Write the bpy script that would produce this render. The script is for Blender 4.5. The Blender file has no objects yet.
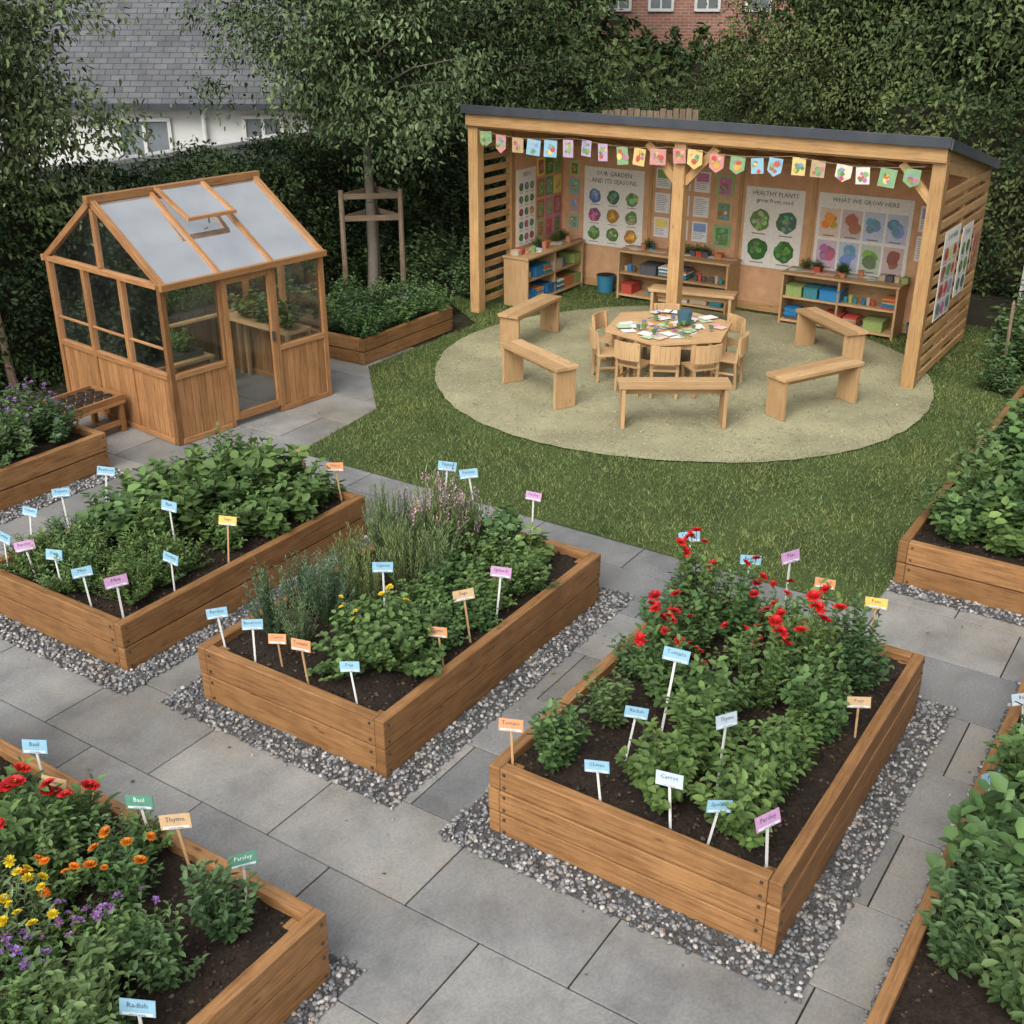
import bpy, math, random
import numpy as np
from mathutils import Vector, Matrix
random.seed(7)
rng = np.random.default_rng(7)
scene = bpy.context.scene
COL = scene.collection
A = np.array([.549, .836]); B = np.array([-.836, .549])
YAW = math.atan2(.836, .549)

# ------------------------------------------------------------------ materials
def nt(name):
    m = bpy.data.materials.new(name); m.use_nodes = True
    t = m.node_tree; t.nodes.clear()
    return m, t, t.nodes, t.links
def out(t, sh):
    o = t.nodes.new('ShaderNodeOutputMaterial'); t.links.new(sh, o.inputs['Surface'])
def princ(N, rough=.6, spec=.4):
    p = N.new('ShaderNodeBsdfPrincipled'); p.inputs['Roughness'].default_value = rough
    p.inputs['Specular IOR Level'].default_value = spec
    return p
def ramp(N, stops):
    r = N.new('ShaderNodeValToRGB'); e = r.color_ramp.elements
    while len(e) < len(stops): e.new(.5)
    for i, (p, c) in enumerate(stops):
        e[i].position = p; e[i].color = (*c, 1)
    return r
def noise(N, L, vec, scale, detail=4, rough=.6):
    n = N.new('ShaderNodeTexNoise'); n.inputs['Scale'].default_value = scale
    n.inputs['Detail'].default_value = detail; n.inputs['Roughness'].default_value = rough
    if vec is not None: L.new(vec, n.inputs['Vector'])
    return n
def mixc(N, L, a, b, fac, mode='MULTIPLY'):
    m = N.new('ShaderNodeMix'); m.data_type = 'RGBA'; m.blend_type = mode
    for s, v in ((m.inputs[0], fac), (m.inputs[6], a), (m.inputs[7], b)):
        if isinstance(v, (int, float)): s.default_value = v
        elif isinstance(v, tuple): s.default_value = (*v, 1)
        else: L.new(v, s)
    return m.outputs[2]
def bump(N, L, h, strength, dist=.01):
    b = N.new('ShaderNodeBump'); b.inputs['Strength'].default_value = strength
    b.inputs['Distance'].default_value = dist; L.new(h, b.inputs['Height'])
    return b.outputs[0]

def mat_simple(name, c, rough=.6, var=.25, scale=12, bs=0, metal=0):
    m, t, N, L = nt(name)
    tc = N.new('ShaderNodeTexCoord'); n = noise(N, L, tc.outputs['Object'], scale)
    lo = tuple(x*(1-var) for x in c); hi = tuple(min(1, x*(1+var)) for x in c)
    r = ramp(N, [(.3, lo), (.7, hi)]); L.new(n.outputs[0], r.inputs[0])
    p = princ(N, rough); p.inputs['Metallic'].default_value = metal
    L.new(r.outputs[0], p.inputs['Base Color'])
    if bs: L.new(bump(N, L, n.outputs[0], bs), p.inputs['Normal'])
    out(t, p.outputs[0]); return m

def mat_wood(name, dark, mid, light, rough=.6, stain=.35):
    m, t, N, L = nt(name)
    uv = N.new('ShaderNodeUVMap'); uv.uv_map = 'UVMap'
    mp = N.new('ShaderNodeMapping'); mp.inputs['Scale'].default_value = (1.6, 26, 1); L.new(uv.outputs[0], mp.inputs[0])
    n = noise(N, L, mp.outputs[0], 2.2, 6, .65); n.inputs['Distortion'].default_value = .6
    r = ramp(N, [(.28, dark), (.5, mid), (.75, light)]); L.new(n.outputs[0], r.inputs[0])
    mp2 = N.new('ShaderNodeMapping'); mp2.inputs['Scale'].default_value = (2.3, 7, 1); L.new(uv.outputs[0], mp2.inputs[0])
    vo = N.new('ShaderNodeTexVoronoi'); vo.inputs['Scale'].default_value = 1.3; L.new(mp2.outputs[0], vo.inputs[0])
    kr = ramp(N, [(.03, (.35, .3, .28)), (.11, (1, 1, 1))]); L.new(vo.outputs['Distance'], kr.inputs[0])
    c = mixc(N, L, r.outputs[0], kr.outputs[0], .8)
    tc = N.new('ShaderNodeTexCoord')
    s = noise(N, L, tc.outputs['Object'], 3.2, 5, .7)
    sr = ramp(N, [(.35, (.60, .57, .55)), (.62, (1, 1, 1))]); L.new(s.outputs[0], sr.inputs[0])
    c = mixc(N, L, c, sr.outputs[0], stain)
    at = N.new('ShaderNodeAttribute'); at.attribute_name = 'tone'
    tr = ramp(N, [(0, (.70, .68, .65)), (1, (1.0, 1.0, 1.0))]); L.new(at.outputs['Fac'], tr.inputs[0])
    c = mixc(N, L, c, tr.outputs[0], 1.0)
    p = princ(N, rough, .3); L.new(c, p.inputs['Base Color'])
    L.new(bump(N, L, n.outputs[0], .35, .004), p.inputs['Normal'])
    out(t, p.outputs[0]); return m

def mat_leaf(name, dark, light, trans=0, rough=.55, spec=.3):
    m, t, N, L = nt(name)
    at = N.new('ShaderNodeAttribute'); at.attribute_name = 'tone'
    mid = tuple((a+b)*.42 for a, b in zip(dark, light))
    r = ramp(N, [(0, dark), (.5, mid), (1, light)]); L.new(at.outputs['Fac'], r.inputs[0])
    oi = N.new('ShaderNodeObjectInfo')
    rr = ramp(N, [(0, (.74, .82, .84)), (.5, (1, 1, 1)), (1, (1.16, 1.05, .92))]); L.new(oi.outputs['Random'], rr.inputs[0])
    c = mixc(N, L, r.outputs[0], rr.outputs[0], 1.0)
    p = princ(N, rough, spec); L.new(c, p.inputs['Base Color'])
    if not trans: out(t, p.outputs[0]); return m
    tb = N.new('ShaderNodeBsdfTranslucent'); L.new(c, tb.inputs[0])
    mx = N.new('ShaderNodeMixShader'); mx.inputs[0].default_value = trans
    L.new(p.outputs[0], mx.inputs[1]); L.new(tb.outputs[0], mx.inputs[2])
    out(t, mx.outputs[0]); return m

def mat_tone(name, stops, rough=.7, bs=.0, nscale=60, spec=.35):
    m, t, N, L = nt(name)
    at = N.new('ShaderNodeAttribute'); at.attribute_name = 'tone'
    r = ramp(N, stops); L.new(at.outputs['Fac'], r.inputs[0])
    tc = N.new('ShaderNodeTexCoord'); n = noise(N, L, tc.outputs['Object'], nscale)
    vr = ramp(N, [(.3, (.75, .75, .75)), (.7, (1.1, 1.1, 1.1))]); L.new(n.outputs[0], vr.inputs[0])
    c = mixc(N, L, r.outputs[0], vr.outputs[0], 1.)
    p = princ(N, rough, spec); L.new(c, p.inputs['Base Color'])
    if bs: L.new(bump(N, L, n.outputs[0], bs, .005), p.inputs['Normal'])
    out(t, p.outputs[0]); return m

def mat_print(name='printed_card'):
    m, t, N, L = nt(name)
    at = N.new('ShaderNodeAttribute'); at.attribute_name = 'col'
    tc = N.new('ShaderNodeTexCoord'); n = noise(N, L, tc.outputs['Object'], 25)
    vr = ramp(N, [(.35, (.8, .8, .8)), (.65, (1., 1., 1.))]); L.new(n.outputs[0], vr.inputs[0])
    c = mixc(N, L, at.outputs['Color'], vr.outputs[0], .7)
    p = princ(N, .6, .3); L.new(c, p.inputs['Base Color']); out(t, p.outputs[0]); return m

def mat_paving():
    m, t, N, L = nt('stone_paving')
    tc = N.new('ShaderNodeTexCoord'); at = N.new('ShaderNodeAttribute'); at.attribute_name = 'tone'
    r = ramp(N, [(0, (.165, .170, .171)), (.35, (.205, .208, .207)), (.7, (.230, .230, .224)), (1, (.275, .269, .253))]); L.new(at.outputs['Fac'], r.inputs[0])
    n1 = noise(N, L, tc.outputs['Object'], 2.2, 7, .7)
    r1 = ramp(N, [(.3, (.64, .64, .65)), (.5, (.95, .95, .94)), (.72, (1.22, 1.18, 1.12))]); L.new(n1.outputs[0], r1.inputs[0])
    c = mixc(N, L, r.outputs[0], r1.outputs[0], 1.)
    n2 = noise(N, L, tc.outputs['Object'], 55, 5, .7)
    r2 = ramp(N, [(.35, (.76, .76, .76)), (.62, (1.06, 1.06, 1.06))]); L.new(n2.outputs[0], r2.inputs[0])
    c = mixc(N, L, c, r2.outputs[0], .85)
    n3 = noise(N, L, tc.outputs['Object'], .9, 3, .6)
    r3 = ramp(N, [(.46, (1, 1, 1)), (.68, (.86, .78, .68))]); L.new(n3.outputs[0], r3.inputs[0])
    c = mixc(N, L, c, r3.outputs[0], .8)
    p = princ(N, .55, .4); L.new(c, p.inputs['Base Color'])
    rg = ramp(N, [(.3, (.42,)*3), (.7, (.7,)*3)]); L.new(n1.outputs[0], rg.inputs[0]); L.new(rg.outputs[0], p.inputs['Roughness'])
    L.new(bump(N, L, n2.outputs[0], .3, .004), p.inputs['Normal'])
    out(t, p.outputs[0]); return m

def mat_ground(name, c1, c2, s1, s2, bs=.6, rough=.9, c3=None):
    m, t, N, L = nt(name)
    tc = N.new('ShaderNodeTexCoord')
    n1 = noise(N, L, tc.outputs['Object'], s1, 6, .7); n2 = noise(N, L, tc.outputs['Object'], s2, 3, .6)
    r = ramp(N, [(.33, c1), (.66, c2)]); L.new(n1.outputs[0], r.inputs[0])
    r2 = ramp(N, [(.35, (.7, .7, .7)), (.65, (1.1, 1.1, 1.1))]); L.new(n2.outputs[0], r2.inputs[0])
    c = mixc(N, L, r.outputs[0], r2.outputs[0], .9)
    p = princ(N, rough, .2); L.new(c, p.inputs['Base Color'])
    L.new(bump(N, L, n1.outputs[0], bs, .01), p.inputs['Normal'])
    out(t, p.outputs[0]); return m

def mat_grass():
    m, t, N, L = nt('lawn_grass')
    g = N.new('ShaderNodeNewGeometry'); at = N.new('ShaderNodeAttribute'); at.attribute_name = 'tone'
    r = ramp(N, [(0, (.060, .088, .026)), (.55, (.125, .168, .050)), (1, (.235, .26, .105))]); L.new(at.outputs['Fac'], r.inputs[0])
    n = noise(N, L, g.outputs['Position'], 1.1, 6, .65)
    r2 = ramp(N, [(.30, (.60, .72, .60)), (.5, (.95, .95, .95)), (.70, (1.28, 1.14, .95))]); L.new(n.outputs[0], r2.inputs[0])
    c = mixc(N, L, r.outputs[0], r2.outputs[0], 1.)
    p = princ(N, .65, .2); L.new(c, p.inputs['Base Color']); out(t, p.outputs[0]); return m

def mat_glass(name, milky):
    m, t, N, L = nt(name)
    tr = N.new('ShaderNodeBsdfTransparent'); tr.inputs[0].default_value = (.96, .98, .97, 1)
    gl = N.new('ShaderNodeBsdfGlossy'); gl.inputs['Roughness'].default_value = .04
    lw = N.new('ShaderNodeFresnel'); lw.inputs[0].default_value = 1.45
    ad = N.new('ShaderNodeMath'); ad.operation = 'ADD'; ad.inputs[1].default_value = .04; L.new(lw.outputs[0], ad.inputs[0])
    mx = N.new('ShaderNodeMixShader'); L.new(ad.outputs[0], mx.inputs[0]); L.new(tr.outputs[0], mx.inputs[1]); L.new(gl.outputs[0], mx.inputs[2])
    df = N.new('ShaderNodeBsdfPrincipled'); df.inputs['Base Color'].default_value = (.46, .49, .48, 1); df.inputs['Roughness'].default_value = .25
    tc = N.new('ShaderNodeTexCoord'); n = noise(N, L, tc.outputs['Object'], 1.8, 5)
    mr = N.new('ShaderNodeMapRange'); mr.inputs[1].default_value = .35; mr.inputs[2].default_value = .65
    mr.inputs[3].default_value = milky*.2; mr.inputs[4].default_value = min(1, milky*1.8); L.new(n.outputs[0], mr.inputs[0])
    m2 = N.new('ShaderNodeMixShader'); L.new(mr.outputs[0], m2.inputs[0]); L.new(mx.outputs[0], m2.inputs[1]); L.new(df.outputs[0], m2.inputs[2])
    out(t, m2.outputs[0]); return m

def mat_brick(name, c1, c2, mortar, w, h, ms, uvs=1., rough=.8):
    m, t, N, L = nt(name)
    uv = N.new('ShaderNodeUVMap'); uv.uv_map = 'UVMap'
    b = N.new('ShaderNodeTexBrick'); b.inputs['Scale'].default_value = uvs
    b.inputs['Color1'].default_value = (*c1, 1); b.inputs['Color2'].default_value = (*c2, 1); b.inputs['Mortar'].default_value = (*mortar, 1)
    b.inputs['Brick Width'].default_value = w; b.inputs['Row Height'].default_value = h; b.inputs['Mortar Size'].default_value = ms
    L.new(uv.outputs[0], b.inputs[0])
    n = noise(N, L, uv.outputs[0], 3, 5); r = ramp(N, [(.3, (.7, .7, .7)), (.7, (1.15, 1.15, 1.15))]); L.new(n.outputs[0], r.inputs[0])
    c = mixc(N, L, b.outputs[0], r.outputs[0], .9)
    p = princ(N, rough, .3); L.new(c, p.inputs['Base Color'])
    L.new(bump(N, L, b.outputs['Fac'], -.5, .01), p.inputs['Normal']); out(t, p.outputs[0]); return m

WOOD_BED = mat_wood('larch_bed', (.165, .075, .027), (.325, .165, .064), (.42, .235, .10), .6, .65)
WOOD_GH = mat_wood('cedar_greenhouse', (.22, .10, .038), (.40, .20, .082), (.49, .27, .12), .55, .35)
WOOD_PAV = mat_wood('pine_pavilion', (.34, .18, .07), (.53, .32, .14), (.61, .40, .19), .55, .35)
WOOD_FURN = mat_wood('birch_furniture', (.40, .24, .115), (.53, .34, .17), (.59, .405, .225), .5, .3)
WOOD_OLD = mat_wood('weathered_timber', (.15, .105, .07), (.26, .195, .13), (.34, .27, .19), .8, .5)
PLY = mat_simple('plywood_board', (.56, .32, .175), .75, .14, 7)
SOIL = mat_ground('garden_soil', (.012, .008, .006), (.042, .029, .020), 45, 4, 1.)
GROUND = mat_ground('earth_ground', (.018, .016, .010), (.04, .036, .02), 9, .5, .6)
MULCH = mat_ground('play_surface', (.23, .22, .125), (.40, .375, .235), 95, 1.2, .8)
TURF = mat_ground('lawn_soil', (.035, .055, .016), (.07, .10, .03), 30, 1.5, .5)
GRAVELB = mat_ground('gravel_bed', (.04, .04, .04), (.14, .135, .13), 60, 5, 1.)
STONE = mat_tone('gravel_stones', [(0, (.06, .063, .068)), (.35, (.155, .16, .168)), (.6, (.245, .245, .245)), (.8, (.27, .235, .20)), (1, (.46, .455, .44))], .6, .2, 90)
CLOD = mat_tone('soil_clods', [(0, (.012, .008, .005)), (.7, (.05, .033, .022)), (1, (.10, .07, .045))], .95)
PAVE = mat_paving()
GRASS = mat_grass()
GLASS = mat_glass('window_glass', .02)
GLASSR = mat_glass('roof_glass', .15)
PRINT = mat_print()
METAL = mat_simple('steel_bracket', (.10, .09, .08), .5, .3, 40, metal=.6)
GAP = mat_simple('painted_groove_shade', (.05, .028, .014), .8, .3, 20)  # near-black brown that paints the shade in the grooves between bed boards
ROOFM = mat_simple('roof_membrane', (.045, .052, .062), .45, .25, 3)
RENDER = mat_simple('white_render', (.60, .60, .57), .85, .10, 2, .1)
PANE = mat_simple('dark_window_pane', (.16, .18, .19), .12, .3, 1.5)
WHITEF = mat_simple('white_frame', (.62, .62, .59), .5, .08, 4)
SLATE = mat_brick('slate_tiles', (.085, .088, .094), (.120, .124, .130), (.04, .04, .045), .20, .105, .007)
BRICKM = mat_brick('red_brick', (.30, .115, .075), (.37, .165, .11), (.33, .29, .25), .22, .075, .01)
BARK = mat_tone('tree_bark', [(0, (.12, .10, .075)), (1, (.28, .24, .19))], .9, .8, 30)
BARKD = mat_tone('dark_bark', [(0, (.04, .032, .024)), (1, (.09, .075, .055))], .9, .8, 30)
STEM = mat_leaf('plant_stem', (.05, .08, .02), (.10, .15, .05), 0)
L_TREE = mat_leaf('tree_foliage', (.042, .068, .026), (.195, .25, .105), 0, .6, .2)
L_BACK = mat_leaf('dark_foliage', (.022, .042, .016), (.135, .18, .066), 0, .65, .15)
L_HEDGE = mat_leaf('hedge_foliage', (.016, .034, .013), (.088, .140, .044), 0, .6, .2)
L_VEG = mat_leaf('vegetable_leaf', (.042, .090, .028), (.160, .265, .080), .18)
L_VEG2 = mat_leaf('rose_leaf', (.038, .080, .030), (.135, .220, .082), .15)
L_HERB = mat_leaf('herb_leaf', (.10, .15, .065), (.27, .35, .15), .15)
L_BLUE = mat_leaf('grey_green_leaf', (.08, .135, .075), (.24, .33, .18), .1)
P_RED = mat_leaf('red_petal', (.38, .006, .010), (.66, .03, .03), .15)
P_ORG = mat_leaf('orange_petal', (.60, .13, .01), (.80, .28, .02), .15)
P_YEL = mat_leaf('yellow_petal', (.65, .42, .01), (.85, .62, .03), .15)
P_PUR = mat_leaf('purple_petal', (.16, .07, .26), (.36, .20, .50), .15)
P_PNK = mat_leaf('pink_petal', (.40, .20, .36), (.60, .38, .53), .15)

# ------------------------------------------------------------------ builders
class MB:
    def __init__(s): s.v=[]; s.f=[]; s.uv=[]; s.mi=[]; s.tone=[]; s.col=[]; s.mats=[]
    def _m(s, m):
        if m not in s.mats: s.mats.append(m)
        return s.mats.index(m)
    def box(s, c, size, m, R=None, tone=None, col=(1,1,1)):
        c = Vector(c); h = [x/2 for x in size]; b = len(s.v)
        R = R or Matrix.Identity(3)
        if tone is None: tone = random.random()
        loc = []
        for sx in (-1, 1):
            for sy in (-1, 1):
                for sz in (-1, 1):
                    l = Vector((sx*h[0], sy*h[1], sz*h[2])); loc.append(l); s.v.append(c + R @ l)
                    s.tone.append(tone); s.col.append(col)
        lng = max(range(3), key=lambda i: size[i]); ro = random.random()*20; rv = random.random()*20
        for ax, idx in ((0,(0,1,3,2)), (0,(4,6,7,5)), (1,(0,4,5,1)), (1,(2,3,7,6)), (2,(0,2,6,4)), (2,(1,5,7,3))):
            s.f.append([b+i for i in idx]); s.mi.append(s._m(m))
            o = [i for i in range(3) if i != ax]
            if ax == lng: s.uv.append([(loc[i][o[0]]*.3+ro, loc[i][o[1]]+rv) for i in idx])
            else:
                w = [i for i in o if i != lng][0]
                s.uv.append([(loc[i][lng]+ro, loc[i][w]+loc[i][ax]+rv) for i in idx])
        return s
    def beam(s, p0, p1, w, h, m, tone=None, col=(1,1,1)):
        p0 = Vector(p0); p1 = Vector(p1); x = (p1-p0); ln = x.length; x.normalize()
        up = Vector((0,0,1)) if abs(x.z) < .95 else Vector((0,1,0))
        y = up.cross(x).normalized(); z = x.cross(y)
        s.box((p0+p1)/2, (ln, w, h), m, Matrix((x, y, z)).transposed(), tone, col)
    def poly(s, pts, m, uvs=None, tone=.5, col=(1,1,1)):
        b = len(s.v)
        for p in pts: s.v.append(Vector(p)); s.tone.append(tone); s.col.append(col)
        s.f.append(list(range(b, b+len(pts)))); s.mi.append(s._m(m))
        s.uv.append(uvs or [(p[0], p[2]) for p in pts])
    def prism(s, pts, thick, m, col=(1,1,1), M=None, tone=.5):
        n = len(pts); b = len(s.v); M = M or Matrix.Identity(4)
        for y in (-thick/2, thick/2):
            for p in pts: s.v.append(M @ Vector((p[0], y, p[1]))); s.tone.append(tone); s.col.append(col)
        k = s._m(m)
        for f in ([*range(n)], [*range(2*n-1, n-1, -1)]): s.f.append([b+i for i in f]); s.mi.append(k); s.uv.append([(pts[i % n][0], pts[i % n][1]) for i in f])
        for i in range(n):
            j = (i+1) % n; s.f.append([b+i, b+i+n, b+j+n, b+j]); s.mi.append(k); s.uv.append([(0,0),(0,.03),(.3,.03),(.3,0)])
    def cyl(s, c, r0, r1, h, m, n=14, col=(1,1,1), tone=.5):
        b = len(s.v); k = s._m(m)
        for z, r in ((0, r0), (h, r1)):
            for i in range(n):
                a = 2*math.pi*i/n; s.v.append(Vector((c[0]+r*math.cos(a), c[1]+r*math.sin(a), c[2]+z))); s.tone.append(tone); s.col.append(col)
        for i in range(n):
            j = (i+1) % n; s.f.append([b+i, b+j, b+n+j, b+n+i]); s.mi.append(k); s.uv.append([(0,i*.02),(0,i*.02+.02),(h,i*.02+.02),(h,i*.02)])
        s.f.append([b+i for i in range(n-1,-1,-1)]); s.mi.append(k); s.uv.append([(0,0)]*n)
        s.f.append([b+n+i for i in range(n)]); s.mi.append(k); s.uv.append([(0,0)]*n)
    def text(s, string, size, M, col=(.05,.05,.06)):
        vs, fs = text_geo(string); b = len(s.v); k = s._m(PRINT)
        for x, y in vs: s.v.append(M @ Vector((x*size, 0, y*size))); s.tone.append(.5); s.col.append(col)
        for f in fs: s.f.append([b+i for i in f]); s.mi.append(k); s.uv.append([(0,0)]*len(f))
    def mesh(s, name):
        me = bpy.data.meshes.new(name)
        me.from_pydata([tuple(v) for v in s.v], [], s.f)
        for m in s.mats: me.materials.append(m)
        me.polygons.foreach_set('material_index', s.mi)
        u = me.uv_layers.new(name='UVMap'); u.data.foreach_set('uv', [x for f in s.uv for p in f for x in p])
        a = me.attributes.new('tone', 'FLOAT', 'POINT'); a.data.foreach_set('value', s.tone)
        c = me.attributes.new('col', 'FLOAT_COLOR', 'POINT'); c.data.foreach_set('color', [x for p in s.col for x in (*p, 1)])
        return me
    def obj(s, name, loc=(0,0,0), yaw=0, parent=None, bevel=0):
        return add(name, s.mesh(name), loc, yaw, parent, bevel)

def add(name, me, loc=(0,0,0), yaw=0, parent=None, bevel=0, scale=1):
    o = bpy.data.objects.new(name, me); COL.objects.link(o)
    o.location = loc; o.rotation_euler = (0, 0, yaw)
    o.scale = (scale,)*3 if isinstance(scale, (int, float)) else scale
    if parent: o.parent = parent
    if bevel:
        b = o.modifiers.new('edge', 'BEVEL'); b.width = bevel; b.segments = 2; b.limit_method = 'ANGLE'
    return o
def empty(name, loc, yaw=0):
    o = bpy.data.objects.new(name, None); COL.objects.link(o); o.location = loc; o.rotation_euler = (0,0,yaw)
    o.empty_display_size = .2; return o

_tc = {}
def text_geo(sx):
    if sx in _tc: return _tc[sx]
    cu = bpy.data.curves.new('txt', 'FONT'); cu.body = sx; cu.align_x = 'CENTER'; cu.align_y = 'CENTER'; cu.resolution_u = 1
    o = bpy.data.objects.new('txt', cu); COL.objects.link(o)
    dg = bpy.context.evaluated_depsgraph_get(); me = bpy.data.meshes.new_from_object(o.evaluated_get(dg))
    r = ([(v.co.x, v.co.y) for v in me.vertices], [list(p.vertices) for p in me.polygons])
    bpy.data.objects.remove(o); bpy.data.curves.remove(cu); bpy.data.meshes.remove(me)
    _tc[sx] = r; return r

def nrm(v): return v/np.maximum(np.linalg.norm(v, axis=1, keepdims=True), 1e-9)
class NB:
    def __init__(s, mats): s.V=[]; s.F=[]; s.M=[]; s.T=[]; s.n=0; s.mats=mats
    def add(s, v, f, mi, tone):
        f = np.asarray(f); s.V.append(v); s.F.append(f + s.n); s.M.append(np.full(len(f), mi)); s.T.append(np.broadcast_to(tone, (len(v),)).astype(float)); s.n += len(v)
    def leaves(s, pos, d, n0, L, wr, mi, tone, curl=.15):
        d = nrm(d); side = nrm(np.cross(d, n0)); n = np.cross(side, d)
        L = np.broadcast_to(L, (len(pos),))[:, None]; w = L*wr
        P = [pos, pos+d*L*.3+side*w*.45+n*w*.14, pos+d*L*.72+side*w*.36+n*(w*.12-L*curl*.4), pos+d*L-n*L*curl,
             pos+d*L*.72-side*w*.36+n*(w*.12-L*curl*.4), pos+d*L*.3-side*w*.45+n*w*.14]
        v = np.stack(P, 1).reshape(-1, 3); i = np.arange(len(pos))[:, None]*6
        f = np.concatenate([i+np.array([[0,1,2,3]]), i+np.array([[0,3,4,5]])])
        s.add(v, f, mi, np.repeat(np.broadcast_to(tone, (len(pos),)), 6))
    def tube(s, p0, p1, r0, r1, mi, tone=.5, n=6):
        p0 = np.array(p0, float); p1 = np.array(p1, float); d = p1-p0; d /= max(np.linalg.norm(d), 1e-6)
        a = np.cross(d, [.3, .9, .1] if abs(d[2]) > .7 else [0,0,1]); a /= np.linalg.norm(a); b = np.cross(d, a)
        th = np.linspace(0, 2*np.pi, n, endpoint=False)[:, None]; ring = np.cos(th)*a + np.sin(th)*b
        v = np.concatenate([p0+ring*r0, p1+ring*r1]); i = np.arange(n); j = (i+1) % n
        s.add(v, np.stack([i, j, j+n, i+n], 1), mi, tone)
    def mesh(s, name, smooth=False):
        V = np.concatenate(s.V); me = bpy.data.meshes.new(name); me.vertices.add(len(V)); me.vertices.foreach_set('co', V.ravel())
        loops = np.concatenate([f.ravel() for f in s.F]); tot = np.concatenate([np.full(len(f), f.shape[1]) for f in s.F])
        st = np.concatenate([[0], np.cumsum(tot)[:-1]])
        me.loops.add(len(loops)); me.loops.foreach_set('vertex_index', loops.astype(np.int32))
        me.polygons.add(len(tot)); me.polygons.foreach_set('loop_start', st.astype(np.int32)); me.polygons.foreach_set('loop_total', tot.astype(np.int32))
        me.polygons.foreach_set('material_index', np.concatenate(s.M).astype(np.int32))
        if smooth: me.polygons.foreach_set('use_smooth', np.ones(len(tot), bool))
        for m in s.mats: me.materials.append(m)
        a = me.attributes.new('tone', 'FLOAT', 'POINT'); a.data.foreach_set('value', np.clip(np.concatenate(s.T), 0, 1))
        me.update(calc_edges=True); return me

def rnd3(n): return nrm(rng.normal(size=(n, 3)))
def inpoly(P, poly):
    x, y = P[:,0], P[:,1]; r = np.zeros(len(P), bool); n = len(poly)
    for i in range(n):
        x1, y1 = poly[i]; x2, y2 = poly[(i+1) % n]
        c = ((y1 > y) != (y2 > y)) & (x < (x2-x1)*(y-y1)/((y2-y1) or 1e-9)+x1); r ^= c
    return r

_ph = (1+5**.5)/2
ICO = np.array([(-1,_ph,0),(1,_ph,0),(-1,-_ph,0),(1,-_ph,0),(0,-1,_ph),(0,1,_ph),(0,-1,-_ph),(0,1,-_ph),(_ph,0,-1),(_ph,0,1),(-_ph,0,-1),(-_ph,0,1)])/1.9
ICOF = np.array([(0,11,5),(0,5,1),(0,1,7),(0,7,10),(0,10,11),(1,5,9),(5,11,4),(11,10,2),(10,7,6),(7,1,8),(3,9,4),(3,4,2),(3,2,6),(3,6,8),(3,8,9),(4,9,5),(2,4,11),(6,2,10),(8,6,7),(9,8,1)])
def stones(nb, P, r, mi=0, flat=.65):
    n = len(P)
    if n == 0: return
    v = ICO[None] * (1+rng.uniform(-.22, .22, (n, 12, 1))) * np.stack([rng.uniform(.8, 1.3, n), rng.uniform(.7, 1.1, n), rng.uniform(.5, .9, n)*flat/.65], 1)[:, None]
    a = rng.uniform(0, 6.28, n); c, s_ = np.cos(a)[:, None], np.sin(a)[:, None]
    v = np.stack([v[:,:,0]*c-v[:,:,1]*s_, v[:,:,0]*s_+v[:,:,1]*c, v[:,:,2]+v[:,:,0]*rng.uniform(-.3,.3,(n,1))], 2)
    v = v*r[:, None, None] + P[:, None]
    f = (np.arange(n)[:, None, None]*12 + ICOF[None]).reshape(-1, 3)
    nb.add(v.reshape(-1, 3), f, mi, np.repeat(rng.uniform(0, 1, n), 12))

# ------------------------------------------------------------------ ground, paving, lawn
def sheet(name, pts, z, m):
    me = bpy.data.meshes.new(name); me.from_pydata([(x, y, z) for x, y in pts], [], [list(range(len(pts)))]); me.materials.append(m)
    return add(name, me)
sheet('ground', [(-300,-300),(300,-300),(300,300),(-300,300)], -.010, GROUND)

LAWN = [(2.48,6.94),(5.05,10.85),(5.9,12.0),(6.0,14.0),(.7,17.0),(-.9,15.4),(-.45,14.2),(-1.62,12.45),(-1.38,11.05),(-1.98,9.87)]
mb = MB()
ga0, ga1, gb0, gb1 = -1.0, 13.2, -7.5, 9.5
row = 0; a = ga0
while a < ga1:
    b = gb0 + (row*.43 % .9)
    while b < gb1:
        c = A*(a+.3) + B*(b+.45)
        if -6.6 < c[0] < 7 and 1.0 < c[1] < 13.4:
            q = [A*(a+i*.6)+B*(b+j*.9) for i in (-.3, 1.3) for j in (-.3, 1.3)]
            if not inpoly(np.array(q), LAWN).all():
                h = .008/2; dz = random.uniform(-.0015, .0015)
                mb.box((a+.3, b+.45, -.02+dz), (.6-2*h, .9-2*h, .04), PAVE, tone=random.random())
        b += .9
    a += .6; row += 1
mb.obj('paving', (0,0,0), YAW, bevel=.003)

sheet('lawn_turf', LAWN, .006, TURF)
CX, CY, CR = 1.85, 12.3, 2.72
pts = []
for i in range(120):
    t = 2*math.pi*i/120; r = CR + .02*math.sin(5*t+1) + random.uniform(-.012, .012)
    pts.append((CX+r*math.cos(t), CY+r*math.sin(t)))
sheet('play_circle', pts, .022, MULCH)
nb = NB([mat_tone('bark_chips', [(0, (.18,.165,.09)), (.5, (.35,.33,.20)), (1, (.49,.47,.32))], .9)])
n = 20000; rr = CR*np.sqrt(rng.uniform(0, 1, n))*1.0; th = rng.uniform(0, 6.283, n)
P = np.stack([CX+rr*np.cos(th), CY+rr*np.sin(th), np.full(n, .024)], 1)
nb.leaves(P, np.concatenate([rng.normal(size=(n,2)), rng.uniform(-.1,.35,(n,1))], 1), rnd3(n)*.3+[0,0,1], rng.uniform(.012,.028,n), .45, 0, rng.uniform(0,1,n), 0)
add('play_surface_chips', nb.mesh('play_surface_chips'))
n = 280000
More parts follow.
